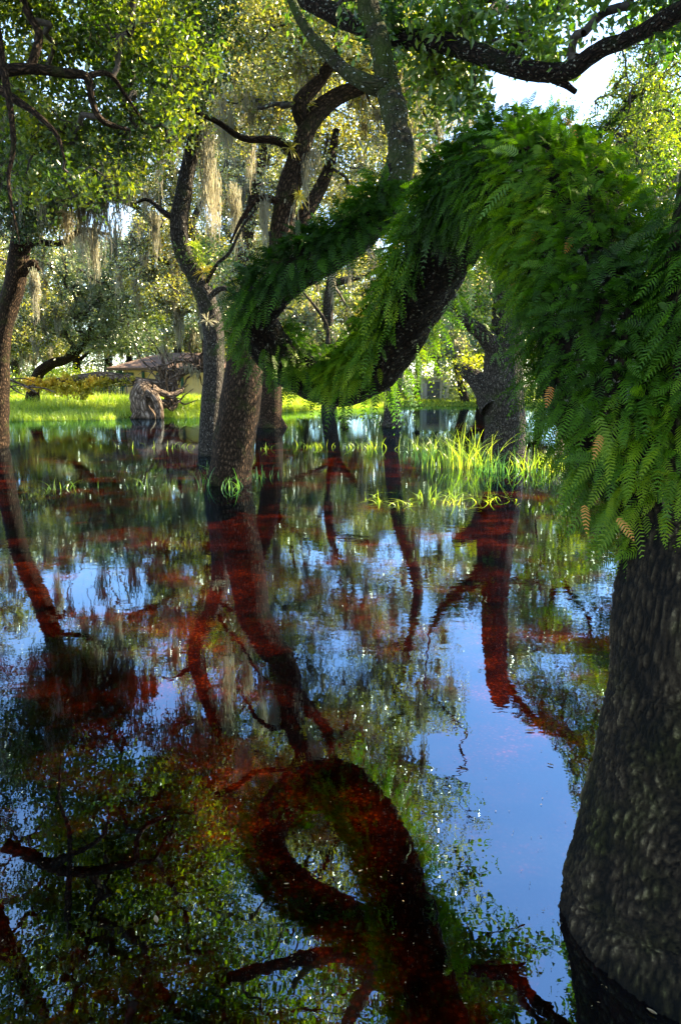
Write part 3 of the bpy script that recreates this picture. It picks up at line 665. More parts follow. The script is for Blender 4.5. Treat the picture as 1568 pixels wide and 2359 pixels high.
# ---- near canopy from a tree outside the left edge
make_tree('oak outside the left edge whose sunny leafy boughs hang over the upper left', (-5.8, 8.6, 0),
          [([(-5.8, 8.6, -.4), (-5.8, 8.6, 0), (-5.8, 8.5, 1.5), (-5.8, 8.5, 3), (-5.6, 8.6, 4.2), (-5.2, 8.8, 6.0), (-4.6, 9, 8)], [.5, .42, .36, .33, .28, .2, .1]),
           (pth((-160, 250, 8.6), (-60, 190, 8.6), (0, 165, 8.6), (70, 158, 8.6), (150, 168, 8.7), (200, 178, 8.8), (215, 240, 8.9), (240, 280, 9), (300, 300, 9.2)), [.10, .08, .07, .06, .055, .05, .04, .035, .02]),
           (pth((195, 176, 8.8), (250, 170, 9), (290, 220, 9.2), (330, 280, 9.4)), [.035, .03, .022, .01]),
           (pth((-40, 180, 8.6), (20, 220, 8.5), (80, 260, 8.4), (130, 310, 8.4), (150, 370, 8.4)), [.06, .05, .035, .025, .012]),
           (pth((70, 158, 8.6), (90, 80, 8.7), (60, 20, 8.7), (40, -60, 8.8), (10, -200, 9)), [.05, .045, .04, .035, .03]),
           (pth((-20, 0, 8.4), (30, 300, 8.3), (20, 420, 8.3), (45, 560, 8.3)), [.05, .03, .02, .008])],
          'bark_brown', [(110, 130, 10, 170, 120, 1.1, 62), (250, 60, 10.2, 170, 100, 1.1, 50), (60, 270, 9.8, 120, 90, .8, 28), (250, 330, 10.2, 130, 90, .9, 42), (20, 20, 9.8, 120, 120, .9, 34), (380, 140, 9.8, 120, 110, .9, 32), (80, -300, 8.6, 420, 230, 1.8, 170), (350, 260, 9.8, 100, 70, .7, 20),
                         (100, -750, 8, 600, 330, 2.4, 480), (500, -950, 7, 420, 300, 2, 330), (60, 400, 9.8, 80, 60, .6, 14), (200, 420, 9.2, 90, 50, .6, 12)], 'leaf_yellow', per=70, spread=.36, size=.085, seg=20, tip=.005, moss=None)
# ---- trees behind, standing in the water
def std_cover(t, nr): return np.clip(.3 + .7 * nr[:, 2], 0, 1)
make_tree('dark oak trunk standing in water just left of the limb loop', at(624, 985, 27) * [1, 1, 0],
          [(pth((626, 1000, 27), (626, 985, 27), (622, 965, 27), (622, 900, 27), (618, 820, 27), (600, 740, 27), (575, 660, 27), (560, 600, 27), (575, 500, 27.5), (600, 380, 28), (620, 200, 28)), [.75, .62, .5, .46, .42, .40, .36, .3, .25, .2, .1]),
           (pth((590, 700, 27), (560, 680, 26.5), (530, 668, 26)), [.2, .16, .08])],
          'bark_brown', [(600, 420, 28, 170, 140, 3, 130), (680, 250, 28, 170, 130, 3, 100), (560, 620, 27.5, 80, 70, 2, 40), (500, 260, 28, 150, 120, 3, 70), (720, 560, 28, 70, 60, 2, 30), (620, 20, 28, 320, 200, 4, 260), (700, 160, 28, 250, 250, 3, 160)], 'leaf_pale', per=95, spread=.65, size=.10, tip=.012,
          moss=[(610, 430, 27, 190, 30), (655, 400, 27.5, 120, 25), (765, 640, 27, 90, 18), (560, 420, 27, 120, 30), (700, 600, 28, 70, 18)], mossn=50, seg=20, automoss=70)
make_tree('dark oak trunk standing in water under the lowest bend of the fern limb', at(903, 985, 27) * [1, 1, 0],
          [(pth((902, 1000, 27), (902, 985, 27), (902, 960, 27), (905, 900, 27), (915, 820, 27), (930, 740, 27), (960, 650, 27.2), (980, 560, 27.5), (960, 400, 28), (930, 250, 28)), [.48, .38, .32, .31, .3, .28, .25, .22, .18, .1])],
          'bark_grey', [(930, 400, 28.5, 150, 130, 3, 80), (1000, 220, 29, 170, 130, 3, 90), (1040, 640, 28, 70, 60, 1.6, 30), (960, 0, 29, 320, 200, 4, 240), (880, 300, 29, 200, 250, 3, 120), (850, 600, 28, 60, 60, 1.5, 14)], 'leaf_pale', per=90, spread=.7, size=.10, tip=.012, seg=16, automoss=60, moss=[(985, 560, 28, 80, 18), (850, 560, 28, 70, 18)],
          fern=[(0, 200, (.2, .35), lambda t, nr: ((t > .2) & (t < .45)) * 1.0, 'fern_lit_tone')])
make_tree('stout grey oak standing in a clump of bright grass, fork hidden by ferns', at(1168, 1062, 14.9) * [1, 1, 0],
          [(pth((1165, 1085, 14.9), (1165, 1062, 14.9), (1163, 1030, 14.9), (1166, 980, 14.9), (1162, 900, 14.9), (1160, 830, 15), (1165, 770, 15), (1170, 700, 15.1), (1178, 600, 15.2), (1195, 470, 15.4), (1210, 400, 15.5)), [.60, .50, .46, .44, .42, .40, .33, .30, .28, .25, .20]),
           (pth((1190, 500, 15.4), (1240, 430, 15.6), (1300, 350, 15.8), (1390, 300, 16), (1480, 200, 16.3)), [.16, .12, .10, .08, .04]),
           (pth((1150, 850, 14.9), (1130, 790, 14.8), (1100, 760, 14.7), (1070, 735, 14.6), (1040, 700, 14.6), (1010, 640, 14.6)), [.2, .19, .15, .12, .10, .05]),
           (pth((1135, 940, 14.8), (1110, 890, 15.2), (1080, 860, 15.6), (1060, 845, 16)), [.26, .22, .16, .1])],
          'bark_grey', [(1150, 350, 11.5, 120, 90, 1.0, 60), (1240, 200, 16, 130, 110, 1.6, 30), (1110, 700, 15.2, 50, 40, .7, 16), (1070, 850, 15.8, 40, 40, .5, 14), (1450, 300, 16, 160, 120, 2, 150), (1360, 400, 16, 120, 80, 2, 60), (1510, 130, 16, 120, 130, 2, 140), (1300, 800, 15.5, 80, 200, 1.6, 50)], 'leaf_yellow', per=80, spread=.45, size=.07, tip=.008, seg=36,
          moss=[(1250, 850, 15.5, 120, 30), (1290, 1000, 15.5, 80, 25)],
          fern=[(1, 420, (.12, .24), std_cover, 'fern'), (2, 260, (.12, .24), std_cover, 'fern_lit_tone')])
make_tree('leaning trunk beside the grey shed across the water', at(1072, 930, 60) * [1, 1, 0],
          [(pth((1074, 935, 60), (1072, 925, 60), (1060, 880, 60), (1050, 830, 60), (1030, 780, 60), (1010, 700, 61)), [.5, .38, .34, .3, .26, .15])],
          'bark_grey', [(1010, 780, 60, 70, 50, 3, 60), (1060, 760, 62, 50, 40, 3, 40), (980, 700, 62, 90, 60, 4, 60), (1080, 830, 62, 25, 35, 2, 20)], 'leaf_blue', per=80, spread=1.1, size=.2, tip=.025, seg=12)
make_tree('darker forked trunk at the waterline right of the shed', at(1112, 930, 56) * [1, 1, 0],
          [(pth((1114, 935, 56), (1110, 922, 56), (1105, 890, 56), (1085, 865, 56), (1070, 830, 56)), [.7, .5, .4, .3, .15]),
           (pth((1108, 900, 56), (1120, 860, 56), (1130, 800, 56)), [.35, .3, .2])],
          'bark_brown', [(1100, 780, 57, 70, 60, 3, 70), (1150, 800, 58, 60, 60, 3, 50)], 'leaf_yellow', per=70, spread=1.1, size=.18, tip=.025, seg=12)
make_tree('curved dark trunk on the bank left of the tan house', at(80, 910, 44) * [1, 1, 0] + np.array([0, 0, .3]),
          [(pth((75, 925, 44), (78, 895, 44), (90, 860, 44), (120, 838, 44), (160, 825, 44), (200, 780, 44), (230, 700, 45)), [.45, .36, .33, .3, .25, .2, .12]),
           (pth((150, 830, 44), (168, 800, 44), (160, 780, 44)), [.2, .14, .08])],
          'bark_brown', [(210, 730, 44, 130, 80, 3, 150), (110, 740, 45, 90, 60, 3, 70), (290, 770, 45, 90, 50, 2.5, 60), (180, 600, 44, 180, 90, 4, 170), (330, 620, 45, 120, 90, 3, 90), (240, 470, 46, 200, 90, 4, 130)], 'leaf_blue', per=85, spread=.85, size=.15, tip=.02, seg=14)

make_tree('tall pale oak behind the slender grey oak whose crown fills the gap above the house', at(505, 930, 38) * [1, 1, 0],
          [(pth((505, 945, 38), (505, 925, 38), (500, 850, 38), (485, 740, 38), (470, 640, 38), (440, 520, 38), (400, 400, 38), (370, 250, 38)), [.6, .45, .4, .36, .32, .26, .2, .1]),
           (pth((480, 700, 38), (430, 640, 37.5), (380, 600, 37), (320, 590, 36.5)), [.2, .16, .12, .05]),
           (pth((455, 570, 38), (380, 520, 38), (300, 470, 37), (220, 450, 37)), [.2, .16, .12, .05]),
           (pth((440, 520, 38), (480, 440, 38.5), (540, 380, 39)), [.2, .15, .08])],
          'bark_grey', [(330, 540, 37, 130, 110, 3, 130), (250, 440, 37, 150, 90, 3, 110), (400, 350, 38, 150, 100, 3, 110), (380, 680, 37, 100, 60, 2.5, 60), (520, 400, 39, 100, 110, 3, 70), (150, 350, 37, 120, 100, 3, 70), (480, 620, 38, 60, 90, 2, 36)], 'leaf_pale', per=85, spread=.8, size=.14, tip=.02, seg=14, automoss=110,
          moss=[(330, 560, 37, 150, 35), (260, 520, 37, 190, 40), (400, 600, 37, 120, 30), (180, 500, 37, 150, 40)], mossn=60)
# ---- grove behind: one model of each kind, copied
def proto_tree(name, H, leaf, bark, crown_r, nblob, per, size, label, group, trunkr=.38, low=.28):
    t = empty(name, (0, 0, 0), label, 'tree', group)
    g = Geo(); limbs = []
    lean = rng.normal(size=2) * .08 * H
    main = [np.array([lean[0] * q * q, lean[1] * q * q, H * q * .75 - .4 * (q == 0)]) + np.append(rng.normal(size=2) * .03 * H * q, 0) for q in (0, .12, .3, .5, .75, 1)]
    P, Rr = g.tube(main, [trunkr * 1.3, trunkr, trunkr * .85, trunkr * .7, trunkr * .45, trunkr * .2], seg=14, rough=.15, nf=2)
    sk = [P[::2]]; sr = [Rr[::2]]
    for k in range(6):
        a = k * 1.05 + rng.uniform(-.3, .3); q = rng.uniform(.3, .7); p0 = P[int(q * len(P))]
        d = np.array([math.cos(a), math.sin(a), .5]); Lb = crown_r * rng.uniform(.6, .95)
        pts = [p0, p0 + d * Lb * .35 + rng.normal(size=3) * .1 * Lb, p0 + d * Lb * .7 + rng.normal(size=3) * .12 * Lb, p0 + d * Lb + rng.normal(size=3) * .1 * Lb]
        Q, q_ = g.tube(pts, [trunkr * .45, trunkr * .35, trunkr * .22, trunkr * .1], seg=8, rough=.15, nf=2); sk.append(Q[::2]); sr.append(q_[::2])
    g.build('trunk', M[bark], t)
    cs = []
    for k in range(nblob):
        a = rng.uniform(0, 6.28); rr = crown_r * math.sqrt(rng.random()) * .95; z = H * rng.uniform(low, 1.0) 
        if z > H * .75: rr *= .6
        c = np.array([math.cos(a) * rr, math.sin(a) * rr, z]); q = randdir(16) * (rng.random((16, 1)) ** .5)
        cs.append(c + q * np.array([1, 1, .6]) * crown_r * .26)
    nodes = np.vstack(cs); b = Geo(); b.cones(*grow(np.vstack(sk), np.concatenate(sr), nodes, .014), seg=4); b.build('branches', M['twig_grey'], t)
    V, F = leaves_at(nodes, per, .055 * H, size, .2, .5, carved=False)
    link('crown', fastmesh('crown', V, F), M[leaf], t)
    mg = Geo()
    for k in range(34):
        p = nodes[rng.integers(len(nodes))]; moss_geo(mg, p, rng.uniform(1.0, 3.2), n=26, width=.3, sw=.035)
    mg.build('hanging_moss', M['moss'], t, smooth=False)['kind'] = 'stuff'
    return t
def copy_tree(o, loc, rz, s, label=None, group=None):
    c = o.copy(); C.objects.link(c); c.location = loc; c.rotation_euler = (0, 0, rz); c.scale = (s, s, s)
    if label: c['label'] = label
    if group: c['group'] = group
    for ch in list(o.children):
        d = ch.copy(); C.objects.link(d); d.parent = c; d.location = ch.location
    return c
GR = 'moss hung oaks of the grove across the water'
protos = [proto_tree('grove_oak', 12, 'leaf_pale', 'bark_grey', 5.2, 36, 55, .16, 'moss hung oak with pale green crown in the grove across the water', GR),
          proto_tree('grove_oak', 13, 'leaf_blue', 'bark_brown', 5.0, 34, 55, .16, 'moss hung oak with bluish green crown in the grove across the water', GR),
          proto_tree('grove_oak', 11, 'leaf_yellow', 'bark_grey', 4.8, 30, 55, .16, 'moss hung oak with sunny yellow green crown in the grove across the water', GR)]
spots = []   # (x, y, scale, proto, rz)
for (px, Yd, s, k) in [(-60, 52, .95, 2), (60, 58, 1.05, 0), (190, 66, 1.1, 1), (310, 72, 1.15, 2), (420, 70, 1.2, 0), (520, 68, 1.15, 1), (610, 60, 1.05, 0), (700, 66, 1.2, 2), (790, 72, 1.2, 0),
                       (880, 74, 1.2, 1), (960, 82, 1.2, 2), (1060, 84, 1.3, 0), (1150, 70, 1.1, 1), (1240, 62, 1.1, 0), (1340, 58, 1.1, 2), (1450, 52, 1.1, 0), (1560, 48, 1.1, 1),
                       (0, 80, 1.4, 1), (130, 88, 1.5, 0), (260, 92, 1.5, 1), (380, 90, 1.45, 2), (500, 92, 1.5, 0), (640, 96, 1.5, 1), (760, 98, 1.5, 2), (1000, 104, 1.5, 1), (880, 106, 1.5, 0), (1120, 100, 1.5, 2), (1300, 92, 1.4, 1), (1450, 86, 1.4, 0)]:
    spots.append(((px - 784) / FP * Yd, Yd, s, k, rng.uniform(0, 6.28)))
used = [False] * 3
GS = 'hidden grove oaks beside the view'
for (x, y, s, k, rz) in spots:
    z = float(ground_z(np.array(x), np.array(y)))
    if not used[k]:
        o = protos[k]; o.location = (x, y, z); o.rotation_euler = (0, 0, rz); o.scale = (s, s, s); used[k] = True
    else: copy_tree(protos[k], (x, y, z), rz, s)
# taller mid-distance oaks whose crowns close the view above the pond
for (px, Yd, s, k, lab) in [(600, 44, 1.1, 1, 'mid distance oak with bluish crown behind the two trunks in mid pond'), (-90, 38, 1.05, 0, 'mid distance pale mossy oak leaning in from the left edge over the bank'),
                       (760, 42, 1.25, 0, 'mid distance pale oak whose crown shows inside the limb loop'), (1330, 36, 1.2, 1, 'bluish green oak half hidden behind the hanging ferns'), (1560, 30, 1.2, 2, 'sunny oak crown at the right edge behind the fern trunk'), (1130, 46, 1.2, 1, 'bluish oak behind the stout grey trunk')]:
    copy_tree(protos[k], ((px - 784) / FP * Yd, Yd, float(ground_z(np.array((px - 784) / FP * Yd), np.array(float(Yd))))), rng.uniform(0, 6.28), s, lab)

fw = empty('far_woods', (0, 90, 0), 'far mass of shrubs and low foliage closing the view behind the grove', 'woods'); fw['kind'] = 'stuff'
q = 3600; fx = rng.uniform(-75, 75, q); fy = rng.uniform(66, 120, q); fy = np.where(rng.random(q) < .25, rng.uniform(60, 75, q), fy)
fz = rng.random(q) ** 1.5 * (2.5 + 7 * (.5 + .5 * np.sin(fx * .21) * np.cos(fx * .083 + 1)) + (fy - 60) * .05) + .5
V, F = leaves_at(np.stack([fx, fy, fz], 1), 60, 1.5, .3, .2, .6, carved=False)
o = link('foliage', fastmesh('foliage', V, F), M['leaf_blue'], fw); o['kind'] = 'stuff'
q = 700; fx = rng.uniform(-40, -3, q); fy = shore(fx) + rng.uniform(16, 24, q); k = ~((fx > at(195, 0, 54)[0]) & (fx < at(520, 0, 54)[0]) & (fy < 64)); fx, fy = fx[k], fy[k]
V, F = leaves_at(np.stack([fx, fy, rng.random(len(fx)) * 2.2 + .6], 1), 60, .9, .15, .2, .6, carved=False)
o = link('foliage', fastmesh('foliage', V, F), M['leaf_yellow'], fw); o['kind'] = 'stuff'
# ================================================================== DRIFTWOOD, LOG, STUMP
st = empty('driftwood_stump', at(338, 965, 34.7) * [1, 1, 0], 'bleached brown hollow stump at the waterline of the grassy bank', 'tree stump')
g = Geo()
g.tube(pth((338, 985, 34.7), (338, 962, 34.7), (332, 940, 34.7), (328, 915, 34.8), (330, 895, 34.8), (345, 884, 34.8)), [.8, .66, .55, .58, .50, .2], seg=40, rough=.35, nf=2.2, ridge=.09, step=.06)
g.tube(pth((345, 905, 34.6), (358, 915, 34.3), (366, 935, 34.2), (368, 960, 34.2), (370, 975, 34.2)), [.25, .22, .2, .22, .2], seg=16, rough=.3, nf=2.5, step=.06)
g.tube(pth((318, 950, 34.3), (312, 960, 34.2), (302, 968, 34.2)), [.25, .2, .1], seg=14, rough=.3, nf=2.5, step=.06)
g.build('trunk', M['driftwood'], st)
g = Geo(); g.tube(pth((350, 897, 34.6), (372, 905, 34.8), (395, 912, 35), (420, 900, 35.2)), [.24, .2, .16, .1], seg=14, rough=.3, nf=3, step=.08); g.build('limb', M['driftwood'], st)
# dead fallen tree behind
dt = empty('fallen_dead_tree', at(400, 930, 37) * [1, 1, 0], 'tangled dead fallen tree with bare grey branches behind the stump', 'fallen tree')
g = Geo()
tp0 = pth((470, 850, 39), (440, 850, 38.5), (405, 865, 38), (380, 890, 37.5), (400, 925, 37), (395, 945, 36.6))
tpP, tpR = g.tube(tp0, [.22, .24, .28, .3, .24, .12], seg=16, rough=.3, nf=2.5)
g.build('trunk', M['driftwood'], dt)
b = Geo()
for k in range(64):
    p0 = tpP[rng.integers(len(tpP))]; a = rng.uniform(-1, 1); d = np.array([rng.uniform(-1.0, .45), rng.uniform(-.5, .5), rng.uniform(-.25, 1.1)]); d /= np.linalg.norm(d)
    Lb = rng.uniform(.8, 3.4); pts = [p0]
    for q in range(5): d = d + rng.normal(size=3) * .35; d /= np.linalg.norm(d); pts.append(pts[-1] + d * Lb / 5)
    if min(p[2] for p in pts) < -.2: continue
    b.tube(pts, np.linspace(.075, .015, 6), seg=7, rough=.1, cap=True)
b.build('branches', M['driftwood'], dt)
ml = Geo()
for k in range(8): moss_geo(ml, at(370 + 12 * k, 800 + 8 * k, 38), 1.2, n=14, width=.25, sw=.02)
ml.build('hanging_moss', M['moss'], dt, smooth=False)
# fallen log with yellow vines
lg = empty('fallen_log', at(200, 905, 38) * [1, 1, 0] + np.array([0, 0, .3]), 'long fallen log across the bank covered in yellow vine leaves', 'log')
g = Geo(); lp, lr = g.tube(pth((60, 893, 38.5), (110, 884, 38.3), (160, 876, 38), (220, 868, 38), (280, 872, 38), (330, 880, 37.6), (400, 885, 37.2)), [.2, .22, .24, .26, .25, .24, .15], seg=16, rough=.25, nf=2)
g.build('trunk', M['driftwood'], lg)
vn = []
for (x, y, n_, sx_, sy_) in [(100, 890, 12, 30, 10), (150, 880, 20, 40, 10), (200, 878, 26, 40, 9), (150, 900, 14, 25, 9), (190, 905, 14, 20, 9), (240, 880, 20, 35, 8), (300, 885, 18, 35, 9), (370, 890, 14, 40, 8), (70, 878, 12, 25, 6)]:
    q = np.array([at(x + rng.normal() * sx_ * .6, y + rng.normal() * sy_ * .6, 37.8 + rng.normal() * .15) for _ in range(n_)]); vn.append(q)
V, F = leaves_at(np.vstack(vn), 40, .3, .13, .3, .7, carved=False); link('vine_leaves', fastmesh('vine_leaves', V, F), M['vine'], lg)['kind'] = 'stuff'
db = empty('dead_branch', at(30, 905, 36) * [1, 1, 0], 'bleached forked branch lying on the bank at the left edge', 'branch')
g = Geo()
for pts, r in [(pth((-20, 862, 36), (20, 874, 36), (60, 890, 36), (85, 905, 36)), [.09, .08, .06, .04]), (pth((10, 870, 36), (30, 895, 35.8), (60, 912, 35.6)), [.05, .04, .02]), (pth((-15, 900, 35.5), (25, 890, 35.7), (55, 888, 36)), [.04, .035, .02]), (pth((20, 874, 36), (55, 872, 36.3), (80, 880, 36.5)), [.04, .03, .015]), (pth((60, 890, 36), (100, 894, 36), (130, 905, 36)), [.05, .04, .02]), (pth((-10, 885, 35.8), (15, 905, 35.5), (30, 918, 35.4)), [.03, .025, .012])]:
    g.tube(pts, r, seg=8, rough=.2, nf=4)
g.build('limb', M['driftwood'], db)

# ================================================================== HOUSE, RAILING, SHED, FENCE
M['wall'] = plain_mat('tan_stucco', (.55, .38, .18), (.62, .45, .23), 3)
M['roof'] = plain_mat('brown_shingle', (.075, .042, .026), (.155, .095, .062), 5, stretch=(1, 1, 7), bump=.02)
M['trimg'] = plain_mat('green_trim', (.02, .06, .045), (.03, .08, .06), 6)
M['glass'] = plain_mat('dark_window', (.02, .025, .03), (.04, .045, .05), 1, rough=.15)
hc = at(350, 880, 54); hx0 = at(262, 880, 54)[0]; hx1 = at(560, 880, 54)[0]; gz0 = float(ground_z(np.array(hc[0]), np.array(54.0)))
ho = empty('house', (hc[0], 57, gz0), 'low tan house with brown hipped roof beyond the grassy bank', 'house')
ze = at(300, 847, 54)[2]; zr = at(300, 817, 57)[2]; zb = gz0 - .3
g = Geo(); g.box(((hx0 + .6 + hx1) / 2, 58, (zb + ze) / 2), (hx1 - hx0 - .6, 6.5, ze - zb)); g.build('wall', M['wall'], ho, False)
g = Geo(); a0, a1, b0, b1 = hx0 - .5, hx1 + .5, 54, 62; ridge0, ridge1 = a0 + 3.4, a1 - 3.4
V = [[a0, b0, ze], [a1, b0, ze], [a1, b1, ze], [a0, b1, ze], [ridge0, 58, zr + .2], [ridge1, 58, zr + .2], [a0, b0, ze - .18], [a1, b0, ze - .18], [a1, b1, ze - .18], [a0, b1, ze - .18]]
V += [[ridge0, 58.001, zr + .2], [ridge1, 58.001, zr + .2]]
g.add(V, [[0, 1, 5, 4], [2, 3, 10, 11], [3, 0, 4, 10], [1, 2, 11, 5], [6, 7, 1, 0], [7, 8, 2, 1], [8, 9, 3, 2], [9, 6, 0, 3], [9, 8, 7, 6]]); g.build('roof', M['roof'], ho, False)
for xx in (at(280, 880, 54.6)[0], at(331, 880, 54.6)[0], at(420, 880, 54.6)[0]):
    g = Geo(); g.box((xx, 54.6, (zb + ze - .2) / 2), (.2, .2, ze - .2 - zb)); g.build('post', M['trimg'], ho, False)
for xx in (at(290, 880, 54.7)[0], at(380, 880, 54.7)[0]):
    w = Geo(); w.box((xx, 54.72, gz0 + 1.5), (1.3, .08, 1.1)); wo = w.build('window', M['trimg'], ho, False)
    p_ = Geo(); p_.box((xx, 54.66, gz0 + 1.5), (1.12, .05, .92)); po = p_.build('pane', M['glass'], wo, False); po.location = (0, 0, 0)
M['metal'] = plain_mat('dark_rail_metal', (.03, .03, .03), (.06, .06, .055), 6, rough=.5)
M['galv'] = plain_mat('galvanised_wire', (.35, .35, .36), (.5, .5, .5), 9, rough=.45)
def railing(name, label, xs, Y, zb, zt, gap, mat, cat):
    o = empty(name, (xs[0], Y, zb), label, cat); g = Geo()
    for z in (zb + .15, zt): g.box(((xs[0] + xs[1]) / 2, Y, z), (xs[1] - xs[0], .05, .05))
    g.build('rail', mat, o, False)
    b = Geo(); x = xs[0] + gap
    while x < xs[1]: b.box((x, Y, (zb + zt) / 2 + .05), (.028, .028, zt - zb - .16)); x += gap
    b.build('baluster', mat, o, False)['kind'] = 'stuff'
    for k in range(3):
        p = Geo(); p.box((xs[0] + (xs[1] - xs[0]) * k / 2, Y + .06, (zb + zt) / 2), (.08, .06, zt - zb + .1)); p.build('post', mat, o, False)
    return o
railing('metal_railing', 'dark metal railing in front of the tan house', (at(205, 890, 52)[0], at(292, 890, 52)[0]), 52, gz0, at(250, 880, 52)[2], .22, M['metal'], 'railing')
# shed
M['shed'] = plain_mat('grey_boards', (.45, .42, .44), (.66, .62, .64), 3, stretch=(6, 6, .5))
M['frame'] = plain_mat('pale_posts', (.62, .56, .45), (.78, .72, .60), 4)
M['door'] = plain_mat('dull_door', (.10, .10, .115), (.18, .18, .20), 4)
sx0, sx1 = at(972, 900, 64)[0], at(1031, 900, 64)[0]; szb = at(1000, 928, 64)[2]; szt = at(1000, 870, 64)[2]
sh_ = empty('shed', ((sx0 + sx1) / 2, 65, szb), 'small grey flat roofed shed across the water on the right', 'shed')
g = Geo(); g.box(((sx0 + sx1) / 2, 65.2, (szb + szt) / 2 - .1), (sx1 - sx0 - .2, 2.2, szt - szb + .1)); g.build('wall', M['shed'], sh_, False)
g = Geo(); g.box(((sx0 + sx1) / 2, 65.1, szt + .03), (sx1 - sx0 + .25, 2.8, .16)); g.build('roof', M['frame'], sh_, False)
g = Geo(); g.box(((sx0 + sx1) / 2 - .15, 64.08, (szb + szt) / 2 - .2), (1.15, .06, szt - szb - .35)); g.build('door', M['door'], sh_, False)
for xx in (sx0, sx1, sx0 + .62 * (sx1 - sx0) + .25):
    g = Geo(); g.box((xx, 64.0, (szb + szt) / 2 - .06), (.12, .12, szt - szb + .1)); g.build('post', M['frame'], sh_, False)
fe = empty('chain_link_fence', (sx1 + .2, 64.4, szb), 'grey chain link fence running right from the shed', 'fence')
fx1 = at(1095, 900, 64.4)[0]; zt = at(1000, 877, 64.4)[2]
w = Geo(); P0 = []; P1 = []; hgt = zt - szb
for k in range(int((fx1 - sx1 + hgt) / .22)):
    for sgn in (1, -1):
        xa = sx1 + .2 + k * .22 - (hgt if sgn > 0 else 0); xb = xa + sgn * hgt; xa_, xb_ = xa, xb
        if sgn < 0: xa, xb = xa, xa - hgt
        a = np.array([xa, 64.4 + .01 * sgn, szb]); b_ = np.array([xb, 64.4 + .01 * sgn, zt])
        t0, t1 = 0.0, 1.0; lo, hi = sx1 + .2, fx1; dx = b_[0] - a[0]
        ta, tb = (lo - a[0]) / dx, (hi - a[0]) / dx; t0 = max(t0, min(ta, tb)); t1 = min(t1, max(ta, tb))
        if t1 > t0: P0.append(a + (b_ - a) * t0); P1.append(a + (b_ - a) * t1)
w.cones(P0, P1, np.full(len(P0), .008), np.full(len(P0), .008), seg=4); w.build('wire_mesh', M['galv'], fe, False)
for xx in np.linspace(sx1 + .2, fx1, 3): 
    g = Geo(); g.tube([(xx, 64.45, szb - .2), (xx, 64.45, zt + .08)], [.035, .035], seg=8, step=1); g.build('post', M['galv'], fe)
g = Geo(); g.tube([(sx1 + .2, 64.45, zt), (fx1, 64.45, zt)], [.025, .025], seg=8, step=1); g.build('rail', M['galv'], fe)

# ================================================================== GRASS TUFTS IN THE WATER
def tuft(label, x, y, wpx, hpx, n, mat='grass', lean=.5, w=.010, group=None):
    a = math.atan((1179.5 - y) / FP) - PIT; Y = 1.6 / math.tan(-a); s = Y / FP
    c = at(x, y, Y) * [1, 1, 0]
    P = c + np.stack([rng.normal(size=n) * wpx * s * .33, rng.normal(size=n) * .25, np.full(n, -.03)], 1)
    h = hpx * s * rng.uniform(.35, 1.1, n)
    V, F = blades(P, h, lean, w, seg=6)
    o = link('grass_tuft', fastmesh('grass_tuft', V, F), M[mat]); 
    me = o.data; me.transform(__import__('mathutils').Matrix.Translation([-float(q) for q in c])); o.location = [float(q) for q in c]
    return tag(o, label, 'grass tuft', group)
tuft('tall bright clump of grass in the water left of the stout grey oak', 1062, 1075, 110, 105, 170)
tuft('grass clump at the foot of the stout grey oak', 1150, 1085, 110, 60, 60, 'grass_dark')
tuft('bright grass clump right of the stout grey oak beside the hanging ferns', 1240, 1080, 90, 55, 90)
tuft('sparse green blades in the shade left of the tall bright clump', 990, 1060, 90, 50, 70, 'grass_dark')
tuft('curly yellow grass blades poking up left of the row in mid pond', 872, 1155, 50, 40, 12, 'grass', 1.2)
tuft('curly yellow grass blades second from the left in the mid pond row', 928, 1158, 35, 36, 14, 'grass', 1.2)
tuft('dense curly yellow grass blades in the middle of the mid pond row', 1020, 1152, 80, 42, 46, 'grass', 1.1)
tuft('few curled grass blades below the stout grey oak', 1100, 1150, 60, 34, 12, 'grass', 1.1)
tuft('two looping grass blades at the right end of the mid pond row', 1168, 1150, 60, 34, 9, 'grass', 1.3)
tuft('dark green grass tuft at the left foot of the thick crooked oak', 484, 1115, 40, 60, 34, 'grass_dark')
tuft('dark green grass tuft at the right foot of the thick crooked oak', 542, 1120, 46, 50, 40, 'grass_dark')
tuft('small green tuft right of the thick crooked oak', 605, 1100, 70, 34, 30, 'grass_dark')
tuft('thin yellow green blades in open water at the left', 155, 1125, 110, 44, 16, 'grass', .9)
tuft('fewest thin blades in open water between left edge and slender oak', 330, 1120, 60, 44, 8, 'grass', .6)
tuft('thin blades beyond the open water near the driftwood stump reflection', 360, 1030, 200, 22, 22, 'grass', .7)
tuft('row of short blades left behind the loop of the fern limb', 720, 1030, 70, 22, 26, 'grass', .7)
tuft('row of short bright blades below the loop of the fern limb', 850, 1032, 70, 30, 40, 'grass', .7)
tuft('scattered blades right of the trunk under the fern limb', 975, 1035, 80, 40, 40, 'grass', .7)
tuft('short blades around the dark trunk left of the loop', 600, 1035, 60, 22, 14, 'grass', .7)

